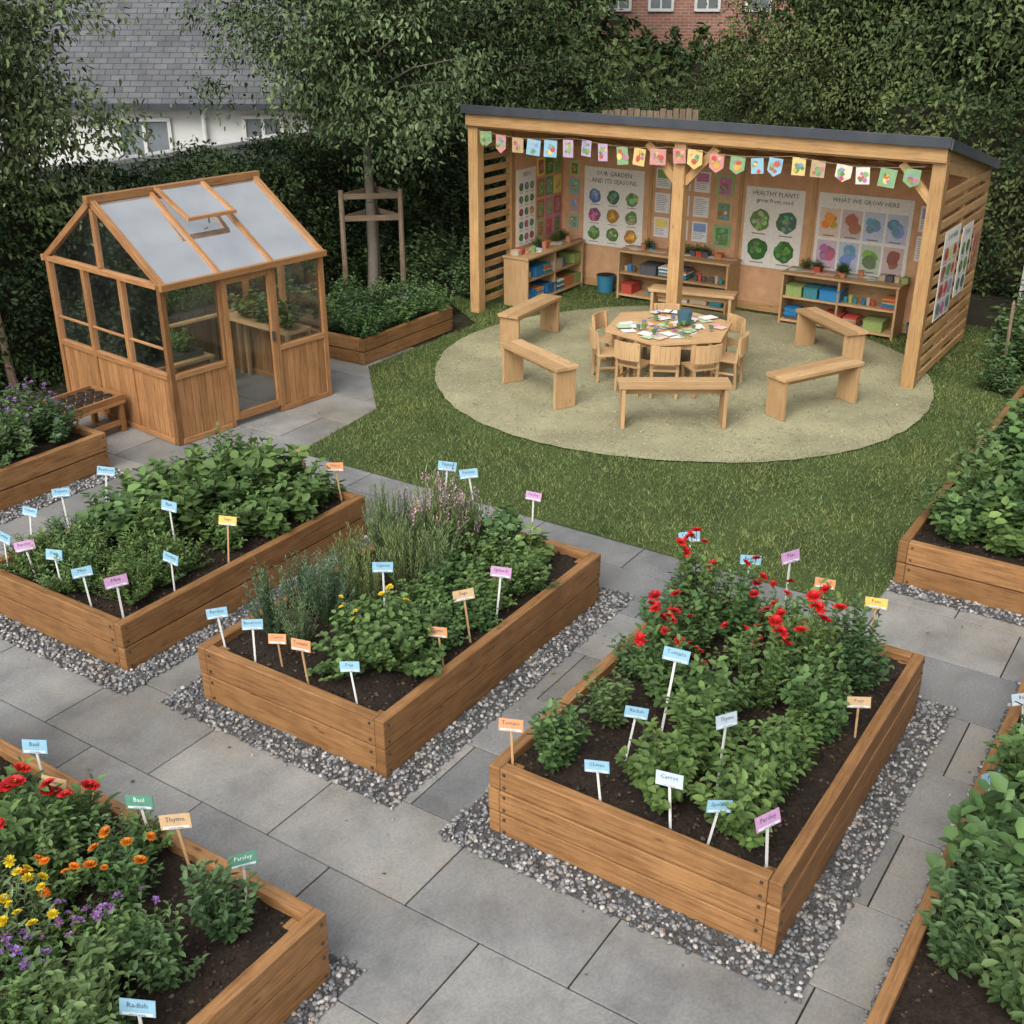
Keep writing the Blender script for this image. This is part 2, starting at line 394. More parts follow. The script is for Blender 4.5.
P = np.stack([rng.uniform(-2.1, 6.1, n), rng.uniform(6.8, 17.1, n)], 1)
k = inpoly(P, LAWN) & (np.hypot(P[:,0]-CX, P[:,1]-CY) > CR - .05 + rng.uniform(-.05,.05,n))
P = P[k]; n = len(P); th = rng.uniform(0, 6.28, n); h = rng.uniform(.016, .038, n)*(1+.35*np.sin(P[:,0]*5.3)*np.cos(P[:,1]*4.1+P[:,0])); w = rng.uniform(.003, .0055, n)
d = np.stack([np.cos(th), np.sin(th), 0*th], 1); base = np.c_[P, np.full(n, .004)]
lean = rng.normal(0, .6, (n, 2))*h[:, None]
v = np.stack([base-d*w[:,None], base+d*w[:,None], base+np.c_[lean, h]], 1).reshape(-1, 3)
nb = NB([GRASS]); nb.add(v, np.arange(n*3).reshape(-1,3), 0, np.repeat(rng.uniform(0,1,n), 3))
add('lawn_grass', nb.mesh('lawn_grass'))

# ------------------------------------------------------------------ raised beds
gst = NB([STONE]); clods = NB([CLOD])
BH = .35
def W(o, x, y): p = np.array(o) + A*x + B*y; return p[0], p[1]
HT = {}
def raised_bed(o, L, Wd, h=BH, grav=.18, gl=(1,1,1,1), dens=2000):
    HT[o] = h
    e = empty('raised_bed', (o[0], o[1], 0), YAW); T = .065; mb = MB(); nbd = 3 if h > .4 else 2; hb = h/nbd
    for k in range(nbd):
        z = hb*(k+.5); hh = hb-.010; j = .003*(k % 2)
        mb.box((L/2, T/2-j, z), (L+2*j, T, hh), WOOD_BED); mb.box((L/2, Wd-T/2+j, z), (L+2*j, T, hh), WOOD_BED)
        mb.box((T/2-j, Wd/2, z), (T, Wd-2*T-.004+2*j, hh), WOOD_BED); mb.box((L-T/2+j, Wd/2, z), (T, Wd-2*T-.004+2*j, hh), WOOD_BED)
    mb.box((L/2, T/2+.004, h/2), (L-.04, T-.03, h-.03), GAP); mb.box((L/2, Wd-T/2-.004, h/2), (L-.04, T-.03, h-.03), GAP)  # dark backing behind the boards, groove shade put into its colour
    mb.box((T/2+.004, Wd/2, h/2), (T-.03, Wd-.2, h-.03), GAP); mb.box((L-T/2-.004, Wd/2, h/2), (T-.03, Wd-.2, h-.03), GAP)
    for x in (T+.035, L-T-.035):
        for y in (T+.035, Wd-T-.035): mb.box((x, y, h/2-.02), (.068, .068, h-.05), WOOD_BED)
    mb.obj('timber_frame', parent=e, bevel=.006)
    mb = MB()
    for x, sx in ((0,-1), (L,1)):
        for y, sy in ((0,-1), (Wd,1)):
            for k in range(nbd):
                for dz in (-.28, .28):
                    z = hb*(k+.5+dz); mb.box((x-sx*.035, y+sy*.004, z), (.013, .008, .013), METAL); mb.box((x+sx*.005, y-sy*.095, z), (.009, .013, .013), METAL)
    mb.obj('coach_bolts', parent=e)
    nx, ny = int(L/.04), int(Wd/.04); X, Y = np.meshgrid(np.linspace(T*.7, L-T*.7, nx), np.linspace(T*.7, Wd-T*.7, ny), indexing='ij')
    Z = h-.055 + .012*np.sin(X*9+1)*np.cos(Y*8) + rng.normal(0, .006, X.shape)
    V = np.stack([X, Y, Z], 2).reshape(-1, 3); i = np.arange(nx*ny).reshape(nx, ny)
    F = np.stack([i[:-1,:-1], i[1:,:-1], i[1:,1:], i[:-1,1:]], 2).reshape(-1, 4)
    sb = NB([SOIL]); sb.add(V, F, 0, .5); add('soil', sb.mesh('soil', True), parent=e)
    n = int(L*Wd*420); q = np.stack([rng.uniform(T, L-T, n), rng.uniform(T, Wd-T, n)], 1)
    Pw = np.array(o) + q[:, :1]*A + q[:, 1:]*B
    stones(clods, np.c_[Pw, np.full(n, h-.052)], rng.uniform(.004, .014, n))
    if grav:
        x0, x1, y0, y1 = -grav*gl[0], L+grav*gl[1], -grav*gl[2], Wd+grav*gl[3]
        me = [W(o, x0, y0), W(o, x1, y0), W(o, x1, y1), W(o, x0, y1)]
        sheet('gravel_strip', me, .0045, GRAVELB)
        n = int((x1-x0)*(y1-y0)*dens); q = np.stack([rng.uniform(x0-.012, x1+.012, n), rng.uniform(y0-.012, y1+.012, n)], 1)
        k = ~((q[:,0] > 0) & (q[:,0] < L) & (q[:,1] > 0) & (q[:,1] < Wd)); q = q[k]
        Pw = np.array(o) + q[:, :1]*A + q[:, 1:]*B
        stones(gst, np.c_[Pw, rng.uniform(.005, .014, len(q))], rng.uniform(.007, .0175, len(q)))
        m2 = int(len(q)*.03); q2 = np.stack([rng.uniform(x0-.10, x1+.10, m2), rng.uniform(y0-.10, y1+.10, m2)], 1)
        k = ~((q2[:,0] > x0) & (q2[:,0] < x1) & (q2[:,1] > y0) & (q2[:,1] < y1)); q2 = q2[k]
        Pw = np.array(o) + q2[:, :1]*A + q2[:, 1:]*B; stones(gst, np.c_[Pw, np.full(len(q2), .004)], rng.uniform(.004, .011, len(q2)))
    return e
B1=(-2.432,6.169); B2=(-.690,5.105); B3=(1.178,3.843); B4=(-1.730,2.305); B5=(2.17,1.68); B6=(4.108,6.482); B7=(-4.80,7.66); B8=(-1.67,12.5)
raised_bed(B1, 2.35, 1.45); raised_bed(B2, 2.375, 1.422, h=.38); raised_bed(B3, 2.24, 1.55, h=.42)
raised_bed(B4, 1.7, 2.9, h=.38, grav=.10); raised_bed(B5, 4.2, 1.5, grav=.06, gl=(0,0,0,1)); raised_bed(B6, 4.1, 1.6, grav=.14, gl=(1,0,0,0))
raised_bed(B7, 2.2, 1.2, grav=.2, gl=(0,0,1,0)); raised_bed(B8, 1.7, 1.1, h=.30, grav=0)
add('gravel', gst.mesh('gravel')); add('soil_clods', clods.mesh('soil_clods'))
nb = NB([mat_leaf('fallen_leaf', (.05,.05,.015), (.20,.15,.05))])
n = 320; P = np.stack([rng.uniform(-4.5, 5, n), rng.uniform(2.6, 11, n), rng.uniform(.004, .010, n)], 1)
nb.leaves(P, np.c_[rng.normal(size=(n,2)), rng.uniform(0,.2,n)], rnd3(n)*.25+[0,0,1], rng.uniform(.012,.034,n), .5, 0, rng.uniform(0,1,n), .1)
add('fallen_leaves', nb.mesh('fallen_leaves'))

# ------------------------------------------------------------------ plants
def proto(name, R, H, nbr, nl, L, wr, leaf, up=.25, tmin=.25, petal=None, nf=0, fs=.02, npet=8, dome=.5, hmin=.6, seed=0, Lv=.35, stemr=.003, centre=P_YEL, topflower=0):
    global rng
    rng = np.random.default_rng(100+seed)
    nb = NB([STEM, leaf, petal or leaf, centre])
    th = rng.uniform(0, 6.283, nbr); r = R*np.sqrt(rng.uniform(.02, 1, nbr))*(1+.25*np.sin(th*3+seed))
    z = H*(1-dome*(r/R)**2).clip(.2)*rng.uniform(hmin, 1, nbr)
    tip = np.stack([r*np.cos(th), r*np.sin(th), z], 1); base = tip*[.18, .18, 0]
    mid = base*.5+tip*.5 + np.stack([np.cos(th)*r*.12, np.sin(th)*r*.12, 0*r], 1)*1.
    for i in range(nbr):
        nb.tube(base[i], mid[i], stemr, stemr*.8, 0, .4, 4); nb.tube(mid[i], tip[i], stemr*.8, stemr*.4, 0, .6, 4)
    t = np.tile(np.linspace(tmin, 1, nl), nbr)[:, None]; bi = np.repeat(np.arange(nbr), nl)
    p = (1-t)**2*base[bi] + 2*t*(1-t)*mid[bi] + t*t*tip[bi]
    ph = np.tile(np.arange(nl)*2.4, nbr) + np.repeat(rng.uniform(0, 6.28, nbr), nl) + rng.normal(0, .4, nbr*nl)
    d = np.stack([np.cos(ph), np.sin(ph), np.full(len(ph), up)], 1) + rng.normal(0, .22, (len(ph), 3)) + nrm(tip[bi]*[1,1,.3])*.35
    nn = rnd3(len(ph))*.45 + [0,0,1] + tip[bi]*[1,1,0]
    if up > 1: nn = np.stack([np.cos(ph), np.sin(ph), .3+0*ph], 1)
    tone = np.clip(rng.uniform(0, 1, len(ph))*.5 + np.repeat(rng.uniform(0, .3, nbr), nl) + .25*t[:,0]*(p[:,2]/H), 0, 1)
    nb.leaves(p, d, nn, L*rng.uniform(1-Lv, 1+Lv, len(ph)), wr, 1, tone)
    if nf:
        o = np.argsort(-(tip[:,2] + rng.uniform(0, H*.5, nbr)))[:nf]
        for i in o:
            c = tip[i]*[1.08, 1.08, 1] + [0, 0, rng.uniform(.02, .06)]; nb.tube(tip[i]*.98, c, stemr*.7, stemr*.6, 0, .6, 4)
            tilt = rng.normal(0, .35, 3); f = fs*rng.uniform(.7, 1.2)
            for ring, (u, l) in enumerate(((.05, 1), (.55, .8), (1.5, .5))):
                a = np.arange(npet)*2*np.pi/npet + ring*.4
                dd = np.stack([np.cos(a), np.sin(a), np.full(npet, u)+np.cos(a)*tilt[0]+np.sin(a)*tilt[1]], 1)
                nb.leaves(np.tile(c, (npet, 1)), dd, np.tile([0.,0,1], (npet, 1)), f*l, .75, 2, rng.uniform(0, 1, npet), -.15)
            s3 = ICO*f*.2 + c + [0,0,f*.15]; nb.add(s3, ICOF, 3, .5)
    if topflower:
        for i in range(nbr):
            if rng.random() < .5:
                m = topflower; q = tip[i] + np.c_[rng.normal(0,.005,(m,2)), np.linspace(-.05, .03, m)]; aa = rng.uniform(0, 6.28, m)
                nb.leaves(q, np.stack([np.cos(aa), np.sin(aa), .7+0*aa], 1), np.stack([0*aa, 0*aa, 1+0*aa], 1)+.1, .014, .7, 2, rng.uniform(0,1,m))
    return nb.mesh(name)
def variants(name, k, **kw): return [proto(name, seed=hash_(name)+i*7, **kw) for i in range(k)]
def hash_(s): return sum(ord(c)*(i+1) for i, c in enumerate(s)) % 900

PR = dict(
 strawberry=variants('bean_plant', 4, R=.175, H=.50, nbr=40, nl=18, L=.048, wr=.62, leaf=L_VEG, up=.2, tmin=.10, dome=.30, hmin=.35),
 rose=variants('rose_bush', 3, R=.19, H=.50, nbr=30, nl=15, L=.043, wr=.62, leaf=L_VEG, up=.3, petal=P_RED, nf=6, fs=.036, npet=8, dome=.3, hmin=.42, centre=P_RED, tmin=.15),
 rose0=variants('rose_bush', 2, R=.19, H=.50, nbr=32, nl=16, L=.046, wr=.58, leaf=L_VEG2, up=.3, dome=.3, hmin=.42, tmin=.15),
 potato=variants('potato_plant', 4, R=.22, H=.42, nbr=34, nl=12, L=.074, wr=.74, leaf=L_VEG, up=.15, dome=.35, hmin=.38, tmin=.15),
 carrot=variants('carrot_plant', 2, R=.21, H=.30, nbr=95, nl=18, L=.026, wr=.45, leaf=L_VEG, up=.5, dome=.4, hmin=.5, tmin=.25),
 rosemary=variants('rosemary_plant', 2, R=.15, H=.54, nbr=60, nl=44, L=.027, wr=.18, leaf=L_BLUE, up=.9, dome=.3, hmin=.4, tmin=.1),
 fennel=variants('tarragon_plant', 2, R=.15, H=.60, nbr=85, nl=30, L=.038, wr=.15, leaf=L_HERB, up=1.4, dome=.2, hmin=.4, tmin=.08),
 lavender=variants('lavender_plant', 2, R=.17, H=.58, nbr=80, nl=20, L=.038, wr=.16, leaf=L_HERB, up=1.3, dome=.25, hmin=.5, tmin=.1, petal=P_PNK, topflower=10),
 parsley=variants('marigold_plant', 1, R=.34, H=.48, nbr=160, nl=14, L=.040, wr=.8, leaf=L_VEG, up=.3, dome=.5, hmin=.5, petal=P_YEL, nf=9, fs=.018),
 mint=variants('mint_plant', 3, R=.21, H=.36, nbr=56, nl=13, L=.038, wr=.62, leaf=L_VEG, up=.2, dome=.4, hmin=.42),
 tomato=variants('tomato_plant', 3, R=.19, H=.54, nbr=30, nl=18, L=.052, wr=.5, leaf=L_VEG2, up=.15, dome=.3, hmin=.36, tmin=.15),
 yellow=variants('yellow_daisy', 2, R=.16, H=.30, nbr=38, nl=10, L=.045, wr=.28, leaf=L_HERB, up=.5, petal=P_YEL, nf=16, fs=.024, npet=9, dome=.3, hmin=.6),
 red=variants('red_zinnia', 2, R=.13, H=.42, nbr=20, nl=13, L=.058, wr=.45, leaf=L_VEG, up=.3, petal=P_RED, nf=4, fs=.042, npet=12, dome=.2, hmin=.5),
 orange=variants('orange_marigold', 2, R=.14, H=.30, nbr=30, nl=11, L=.04, wr=.45, leaf=L_VEG, up=.35, petal=P_ORG, nf=7, fs=.025, npet=12, dome=.3, hmin=.5, centre=P_ORG),
 pansy=variants('purple_pansy', 2, R=.13, H=.17, nbr=26, nl=8, L=.034, wr=.55, leaf=L_VEG, up=.3, petal=P_PUR, nf=9, fs=.022, npet=5, dome=.3, hmin=.6),
 purple=variants('purple_salvia', 2, R=.22, H=.40, nbr=56, nl=12, L=.05, wr=.5, leaf=L_VEG2, up=.3, petal=P_PUR, nf=18, fs=.022, npet=6, dome=.35, hmin=.5),
 shrub=variants('garden_shrub', 3, R=.36, H=.62, nbr=80, nl=14, L=.060, wr=.5, leaf=L_VEG2, up=.2, dome=.4, hmin=.5),
)
rng = np.random.default_rng(11)
NAME = dict(strawberry='bean_plant', rose='rose_bush', rose0='rose_bush', potato='potato_plant', carrot='carrot_plant', rosemary='rosemary_plant', fennel='tarragon_plant',
 lavender='lavender_plant', parsley='marigold_plant', mint='mint_plant', tomato='tomato_plant', yellow='yellow_daisy', red='red_zinnia', orange='orange_marigold', pansy='purple_pansy', purple='purple_salvia', shrub='garden_shrub')
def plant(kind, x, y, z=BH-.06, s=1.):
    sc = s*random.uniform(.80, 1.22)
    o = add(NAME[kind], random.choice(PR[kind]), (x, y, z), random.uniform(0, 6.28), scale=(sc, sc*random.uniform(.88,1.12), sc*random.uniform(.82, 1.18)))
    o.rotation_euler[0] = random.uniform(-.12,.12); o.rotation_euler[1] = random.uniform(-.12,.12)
def bp(o, kind, lst, s=1.):
    for x, y in lst: plant(kind, *W(o, x+random.uniform(-.05,.05), y+random.uniform(-.05,.05)), z=HT[o]-.06, s=s)
# bed 1
bp(B1, 'carrot', [(.27,.3),(.24,.62),(.24,.95),(.25,1.2),(.5,.27),(.5,.55),(.52,.9),(.5,1.2),(.75,.3),(.72,.6)], 1.02)
bp(B1, 'potato', [(.88,.95),(.85,1.22),(1.15,.62),(1.15,.95),(1.2,1.22),(1.45,.28),(1.5,.62),(1.5,.95),(1.5,1.22),(1.85,.26),(1.85,.65),(1.85,1.22),(2.10,.33),(2.10,.7)], 1.)
bp(B1, 'strawberry', [(1.15,.3),(.88,.6),(1.65,.45),(1.85,.95)], .85); bp(B1, 'rose0', [(2.08,1.22),(2.08,1.0),(1.6,1.25)], .85)
# bed 2
bp(B2, 'parsley', [(.50,.45)], 1.0); bp(B2, 'mint', [(.87,.28)], .9)
bp(B2, 'rosemary', [(.42,1.2),(.34,.98),(.70,1.22),(.66,.96),(.95,1.2)], .95)
bp(B2, 'fennel', [(.95,.92),(1.18,1.15),(1.22,.85),(1.42,.72),(1.45,1.2),(1.47,.98)], .92)
bp(B2, 'mint', [(1.12,.30),(1.38,.24),(1.42,.5),(1.72,.25),(1.75,.52),(1.15,.6)], .95)
bp(B2, 'lavender', [(1.70,1.2),(1.93,1.0),(2.13,1.2),(2.0,.78),(1.7,.95)], .9); bp(B2, 'rose0', [(1.7,.80),(2.18,.95),(1.95,1.25)], .8)
bp(B2, 'potato', [(2.05,.30),(2.12,.6)], .92); bp(B2, 'tomato', [(1.9,.5)], .8)
# bed 3
bp(B3, 'strawberry', [(.28,1.26),(.30,.76),(.28,.32),(.55,.30),(.60,.74),(.84,.32),(.93,.78),(1.14,.30),(1.42,.30)], .98)
bp(B3, 'tomato', [(.72,1.22),(1.72,.24)], .9)
bp(B3, 'rose', [(1.0,1.15),(1.22,.98),(1.32,.66),(1.55,1.2),(1.60,.85),(1.66,.52),(1.90,.70),(1.95,1.05),(1.35,1.2),(1.88,1.25)], .92)
bp(B3, 'rose0', [(1.22,1.36),(2.0,1.36),(2.0,.34),(1.6,1.36)], .88)
# bed 4
bp(B4, 'tomato', [(1.42,.27),(1.10,.27),(.86,.45),(.75,.22)], .8); bp(B4, 'mint', [(1.0,.55),(.62,.62),(1.35,1.5),(1.5,.98)], .85)
bp(B4, 'rose0', [(1.4,.95),(1.24,1.18)], .75)
bp(B4, 'orange', [(1.28,.78),(1.12,.98)], 1.); bp(B4, 'pansy', [(1.05,.75),(.95,.9),(1.2,.6),(.8,.8),(.7,.95)], 1.)
bp(B4, 'yellow', [(.92,1.05),(.98,1.28),(.72,1.1),(1.05,1.5),(.75,1.35)], 1.); bp(B4, 'red', [(1.2,1.38),(1.45,1.25),(1.35,1.75),(1.1,1.7)], 1.)
bp(B4, 'rose0', [(1.2,2.1),(1.45,2.4)], .9)
# bed 5
bp(B5, 'tomato', [(x, y) for x in (1.3,1.55,1.8,2.1) for y in (1.0,1.26)], .92); bp(B5, 'strawberry', [(2.4,1.22),(2.65,1.18),(2.95,1.22),(3.25,1.2),(3.55,1.15),(2.7,.85),(1.3,.8),(3.1,.85)], 1.12)
bp(B5, 'potato', [(2.35,.95),(1.95,.8),(2.0,1.25)], 1.1); bp(B5, 'tomato', [(x, .75) for x in (1.6,2.4)], 1.15)
# bed 6
bp(B6, 'potato', [(x, y) for x in (.35,.7,1.05,1.4,1.8,2.2,2.7) for y in (.55,.9,1.25)], 1.1); bp(B6, 'rose0', [(.5,1.3),(1.2,1.35),(2.0,1.35),(.9,1.1)], 1.05); bp(B6, 'shrub', [(3.2,1.0),(3.7,1.1),(2.6,.5),(1.8,.5)], .85)
# bed 7
bp(B7, 'purple', [(x, y) for x in (.5,.85,1.2,1.55,1.9) for y in (.25,.6,.95)], .95)
# bed 8
bp(B8, 'shrub', [(.3,.45),(.3,.85),(.8,.55),(.8,.9),(1.3,.5),(1.35,.85)], .6); bp(B8, 'mint', [(.2,.2),(.55,.2),(.9,.2),(1.25,.2),(1.5,.2)], 1.)
bp(B8, 'purple', [(.6,.5),(1.1,.35)], .7)
for x, y, s in [(-2.6,14.2,1.1),(-2.9,13.6,1.1),(-1.2,15.0,1.0),(-1.3,15.9,1.2),(-.95,14.6,.9),(-2.2,14.9,1.),(-.6,15.6,1.1),(-2.0,16.4,1.2),(-1.0,16.6,1.3)]: plant('shrub', x, y, 0, s)
for x, y, s in [(5.15,11.6,.8),(5.6,12.2,1.1),(5.35,11.1,.85),(5.9,11.7,1.2),(6.2,12.6,1.3),(6.2,13.1,1.0),(6.5,13.5,1.4),(5.9,10.9,1.1)]: plant('shrub', x, y, 0, s)

# ------------------------------------------------------------------ plant labels
CLS = dict(b=(.23,.42,.54), o=(.60,.27,.12), p=(.47,.26,.44), w=(.44,.52,.58), g=(.09,.25,.17), y=(.66,.46,.11), t=(.52,.35,.19))
WORDS = ['Basil','Thyme','Mint','Sage','Carrot','Parsley','Radish','Tomato','Chives','Beetroot','Spinach','Peas']
_lm = {}
def label(x, y, c='b', h=.25, z=BH-.07, yaw=None, s=1.):
    wd = random.choice(WORDS); key = (c, wd, h)
    if key not in _lm:
        mb = MB(); mb.box((0, .006, h/2), (.012, .005, h), WOOD_FURN if c in 'oty' else WHITEF)
        R = Matrix.Rotation(math.radians(-14), 4, 'X'); M = Matrix.Translation((0, 0, h)) @ R
        mb.box(M @ Vector((0,0,.02)), (.126, .004, .064), PRINT, R.to_3x3(), col=CLS[c])
        mb.box(M @ Vector((0,-.0032,-.003)), (.108,.0012,.010), PRINT, R.to_3x3(), col=(.60,.64,.66))
        dk = (.06,.08,.12) if c != 'g' else (.7,.75,.7)
        mb.text(wd, .029, M @ Matrix.Translation((0,-.0035,.031)), dk); mb.text('sow in spring', .011, M @ Matrix.Translation((0,-.0055,-.003)), (.06,.08,.12))
        _lm[key] = mb.mesh('plant_label')
    o = add('plant_label', _lm[key], (x, y, z), random.uniform(-.55, .55) if yaw is None else yaw, scale=s*random.uniform(.92,1.12))
    o.rotation_euler[0] = random.uniform(-.1,.1); o.rotation_euler[1] = random.uniform(-.16,.16)
def lb(o, lst):
    for x, y, c, *h in lst: label(*W(o, x+random.uniform(-.02,.02), y), c, *(h or (.25,)), z=HT[o]-.07)
lb(B3, [(.10,1.46,'o'),(.10,.95,'b'),(.14,.60,'w'),(.10,.40,'b'),(.10,.11,'p'),(.52,.53,'w',.36),(.80,.98,'b',.42),(2.14,1.44,'b',.42),(2.14,1.10,'b',.42),(2.14,.83,'p',.44),(2.14,.62,'o',.42),(2.10,.28,'y',.40),(1.3,.10,'t',.24),(.45,1.02,'b',.32)])
lb(B2, [(.12,1.32,'b'),(.12,1.06,'b'),(.14,.88,'o',.2),(.10,.62,'o',.26),(.10,.28,'b'),(.68,.10,'o',.24),(.98,.12,'t',.32),(1.25,.13,'p',.34),(.84,.66,'b',.44),(2.22,1.25,'b',.44),(2.25,.95,'b',.44),(2.25,.5,'p',.42)])
lb(B1, [(.10,.11,'p'),(.12,.42,'b'),(.12,.72,'b'),(.12,1.0,'p'),(.12,1.3,'b'),(.5,.10,'b',.26),(1.0,.10,'y',.34),(.85,.45,'b',.38),(.35,1.36,'b',.36),(.7,1.38,'b',.36),(1.0,1.38,'b',.40),(2.26,.5,'o',.34),(2.26,.15,'o',.28)])
lb(B4, [(1.58,.34,'g'),(1.58,.72,'t'),(1.6,.98,'g'),(1.45,1.42,'t'),(1.58,1.72,'b'),(.85,.14,'b',.2),(1.3,1.9,'o')])
lb(B5, [(2.35,1.40,'b',.22),(3.2,1.40,'w',.2)])
lb(B7, [(.1,.15,'o'),(1.2,.1,'b'),(.7,.1,'w')])

# ------------------------------------------------------------------ greenhouse
GY = math.atan2(.766, .643); GO = (-3.12, 10.07, 0); S = 1.85
g = empty('greenhouse', GO, GY); EH, RH, WH, T = 1.52, 2.13, .64, .055
mb = MB()
for i in range(4):
    q = S*i/3
    for x, y in ((q,0),(q,S),(0,q),(S,q)):
        if (x, y) in ((0,0),(S,0),(0,S),(S,S)) and i in (1,2): continue
        mb.box((x, y, EH/2), (T+.001*i, T+.001*i, EH-.01), WOOD_GH)
for z in (.03, WH+.02, EH-.02):
    hh = .05
    for y in (0, S):
        if z < 1.0 and y == 0:
            mb.box((.31, y, z), (.62-T, T+.012, hh), WOOD_GH); mb.box((1.54, y, z), (.62-T, T+.012, hh), WOOD_GH)
        else: mb.box((S/2, y, z), (S-T, T+.012, hh), WOOD_GH)
    for x in (0, S): mb.box((x, S/2, z), (T+.012, S-T, hh), WOOD_GH)
mb.box((0, S/2, .92), (.025, S-T, .020), WOOD_GH)
def clad_x(x0, x1, y, z0, z1):
    n = int(round((x1-x0)/.085)); w = (x1-x0)/n
    for i in range(n): mb.box((x0+w*(i+.5), y, (z0+z1)/2), (w-.004, .022, z1-z0), WOOD_GH)
def clad_y(y0, y1, x, z0, z1):
    n = int(round((y1-y0)/.085)); w = (y1-y0)/n
    for i in range(n): mb.box((x, y0+w*(i+.5), (z0+z1)/2), (.022, w-.004, z1-z0), WOOD_GH)
for a0, a1 in ((.03,.59),(1.26,1.82)): clad_x(a0, a1, -.004, .055, WH-.008)
clad_x(.03, S-.03, S, .055, WH-.008); clad_y(.03, S-.03, 0, .055, WH-.008); clad_y(.03, S-.03, S, .055, WH-.008)
sl = (RH-EH)/(S/2)
for x in (-.0, S):
    mb.beam((x, -.05, EH-.05*sl+.01), (x, S/2, RH+.01), T, .06, WOOD_GH); mb.beam((x, S+.05, EH-.05*sl+.01), (x, S/2, RH+.01), T, .06, WOOD_GH)
    mb.box((x, S/2, (EH+RH)/2-.02), (.045, .05, RH-EH-.07), WOOD_GH)
for x in (S/3, 2*S/3):
    mb.beam((x, -.05, EH-.05*sl+.012), (x, S/2, RH+.012), .04, .05, WOOD_GH); mb.beam((x, S+.05, EH-.05*sl+.012), (x, S/2, RH+.012), .04, .05, WOOD_GH)
mb.beam((-.06, S/2, RH+.03), (S+.06, S/2, RH+.03), .07, .07, WOOD_GH)
for y in (-.06, S+.06): mb.beam((-.04, y, EH-.02), (S+.04, y, EH-.02), .045, .06, WOOD_GH)
for x in (.655, 1.195): mb.box((x, -.012, .77), (.06, .04, 1.40), WOOD_GH)
for z in (.1, 1.44): mb.box((.925, -.012, z), (.475, .038, .08), WOOD_GH)
mb.box((1.17, -.045, .8), (.02, .03, .1), METAL)
def sp(x, t, lift=0): return Vector((x, S/2*(1-t), RH-(RH-EH)*t + .045 + lift*t))
for x in (S*.36, S*.64): mb.beam(sp(x, .04, .0)+Vector((0,0,.03)), sp(x, .55, .14)+Vector((0,0,.03)), .045, .03, WOOD_GH)
for t in (.04, .55): mb.beam(sp(S*.36-.02, t, .14 if t > .1 else 0)+Vector((0,0,.031)), sp(S*.64+.02, t, .14 if t > .1 else 0)+Vector((0,0,.031)), .05, .032, WOOD_GH)
mb.beam(sp(S*.5, .5, 0), sp(S*.5, .5, .13), .012, .012, METAL)
mb.obj('timber_frame', parent=g, bevel=.003)
mb = MB()
def quad(pts, m): mb.poly(pts, m)
for x0, x1 in ((0, S/3), (S/3, 2*S/3), (2*S/3, S)):
    z0 = WH if x0 != S/3 else .12
    quad([(x0+.02,-.002,z0),(x1-.02,-.002,z0),(x1-.02,-.002,EH),(x0+.02,-.002,EH)], GLASS)
    quad([(x0+.02,S,WH),(x1-.02,S,WH),(x1-.02,S,EH),(x0+.02,S,EH)], GLASS)
    for x in (0, S): quad([(x,x0+.02,WH),(x,x1-.02,WH),(x,x1-.02,EH),(x,x0+.02,EH)], GLASS)
for x in (0, S): quad([(x,.03,EH+.01),(x,S-.03,EH+.01),(x,S/2,RH-.02)], GLASS)
quad([(0,S/2,RH+.01),(S,S/2,RH+.01),(S,S+.08,EH-.04),(0,S+.08,EH-.04)], GLASS)
quad([(0,S/2,RH+.01),(S,S/2,RH+.01),(S,-.08,EH-.04),(0,-.08,EH-.04)], GLASSR)
a_, b_, c_, d_ = [p+Vector((0,0,.03)) for p in (sp(S*.36,.04), sp(S*.64,.04), sp(S*.64,.55,.14), sp(S*.36,.55,.14))]
quad([a_, b_, c_, d_], GLASSR)
mb.obj('glazing', parent=g)
mb = MB()
for (x0,x1,y0,y1) in ((.08,1.77,1.25,1.78),(.08,.55,.08,1.2),(1.45,1.78,.1,1.2)):
    mb.box(((x0+x1)/2,(y0+y1)/2,.72), (x1-x0, y1-y0, .03), WOOD_FURN)
    for x in (x0+.03, x1-.03):
        for y in (y0+.03, y1-.03): mb.box((x, y, .35), (.04, .04, .70), WOOD_FURN)
for i in range(9): mb.box((.25+i*.17, 1.5, .765), (.15, .4, .055), METAL)
for i in range(4): mb.box((.3, .25+i*.25, .765), (.36, .2, .055), METAL)
mb.obj('potting_bench', parent=g, bevel=.003)
for i in range(9): add('seedlings', random.choice(PR['mint']), (.25+i*.17, 1.5, .78), random.uniform(0,6), g, scale=.75)
for i in range(4): add('seedlings', random.choice(PR['mint']), (.3, .25+i*.25, .78), random.uniform(0,6), g, scale=.7)
for i in range(3): add('seedlings', random.choice(PR['potato']), (1.6, .3+i*.3, .74), random.uniform(0,6), g, scale=.75)

mb = MB()
mb.box((0,0,.30), (.74,.50,.03), WOOD_GH)
for x in (-.33,.33):
    for y in (-.21,.21): mb.box((x,y,.14), (.05,.05,.285), WOOD_GH)
for y in (-.235,.235): mb.box((0,y,.345), (.74,.025,.06), WOOD_GH)
for x in (-.358,.358): mb.box((x,0,.345), (.025,.44,.06), WOOD_GH)
mb.box((0,-.21,.1),(.6,.03,.05), WOOD_GH)
for i in range(6):
    for j in range(3): mb.cyl((-.28+i*.11, -.13+j*.13, .318), .036, .045, .05, METAL, 10); mb.cyl((-.28+i*.11, -.13+j*.13, .369), .038, .038, .004, SOIL, 10)
mb.obj('seedling_table', (-4.12, 10.28, 0), YAW, bevel=.003)

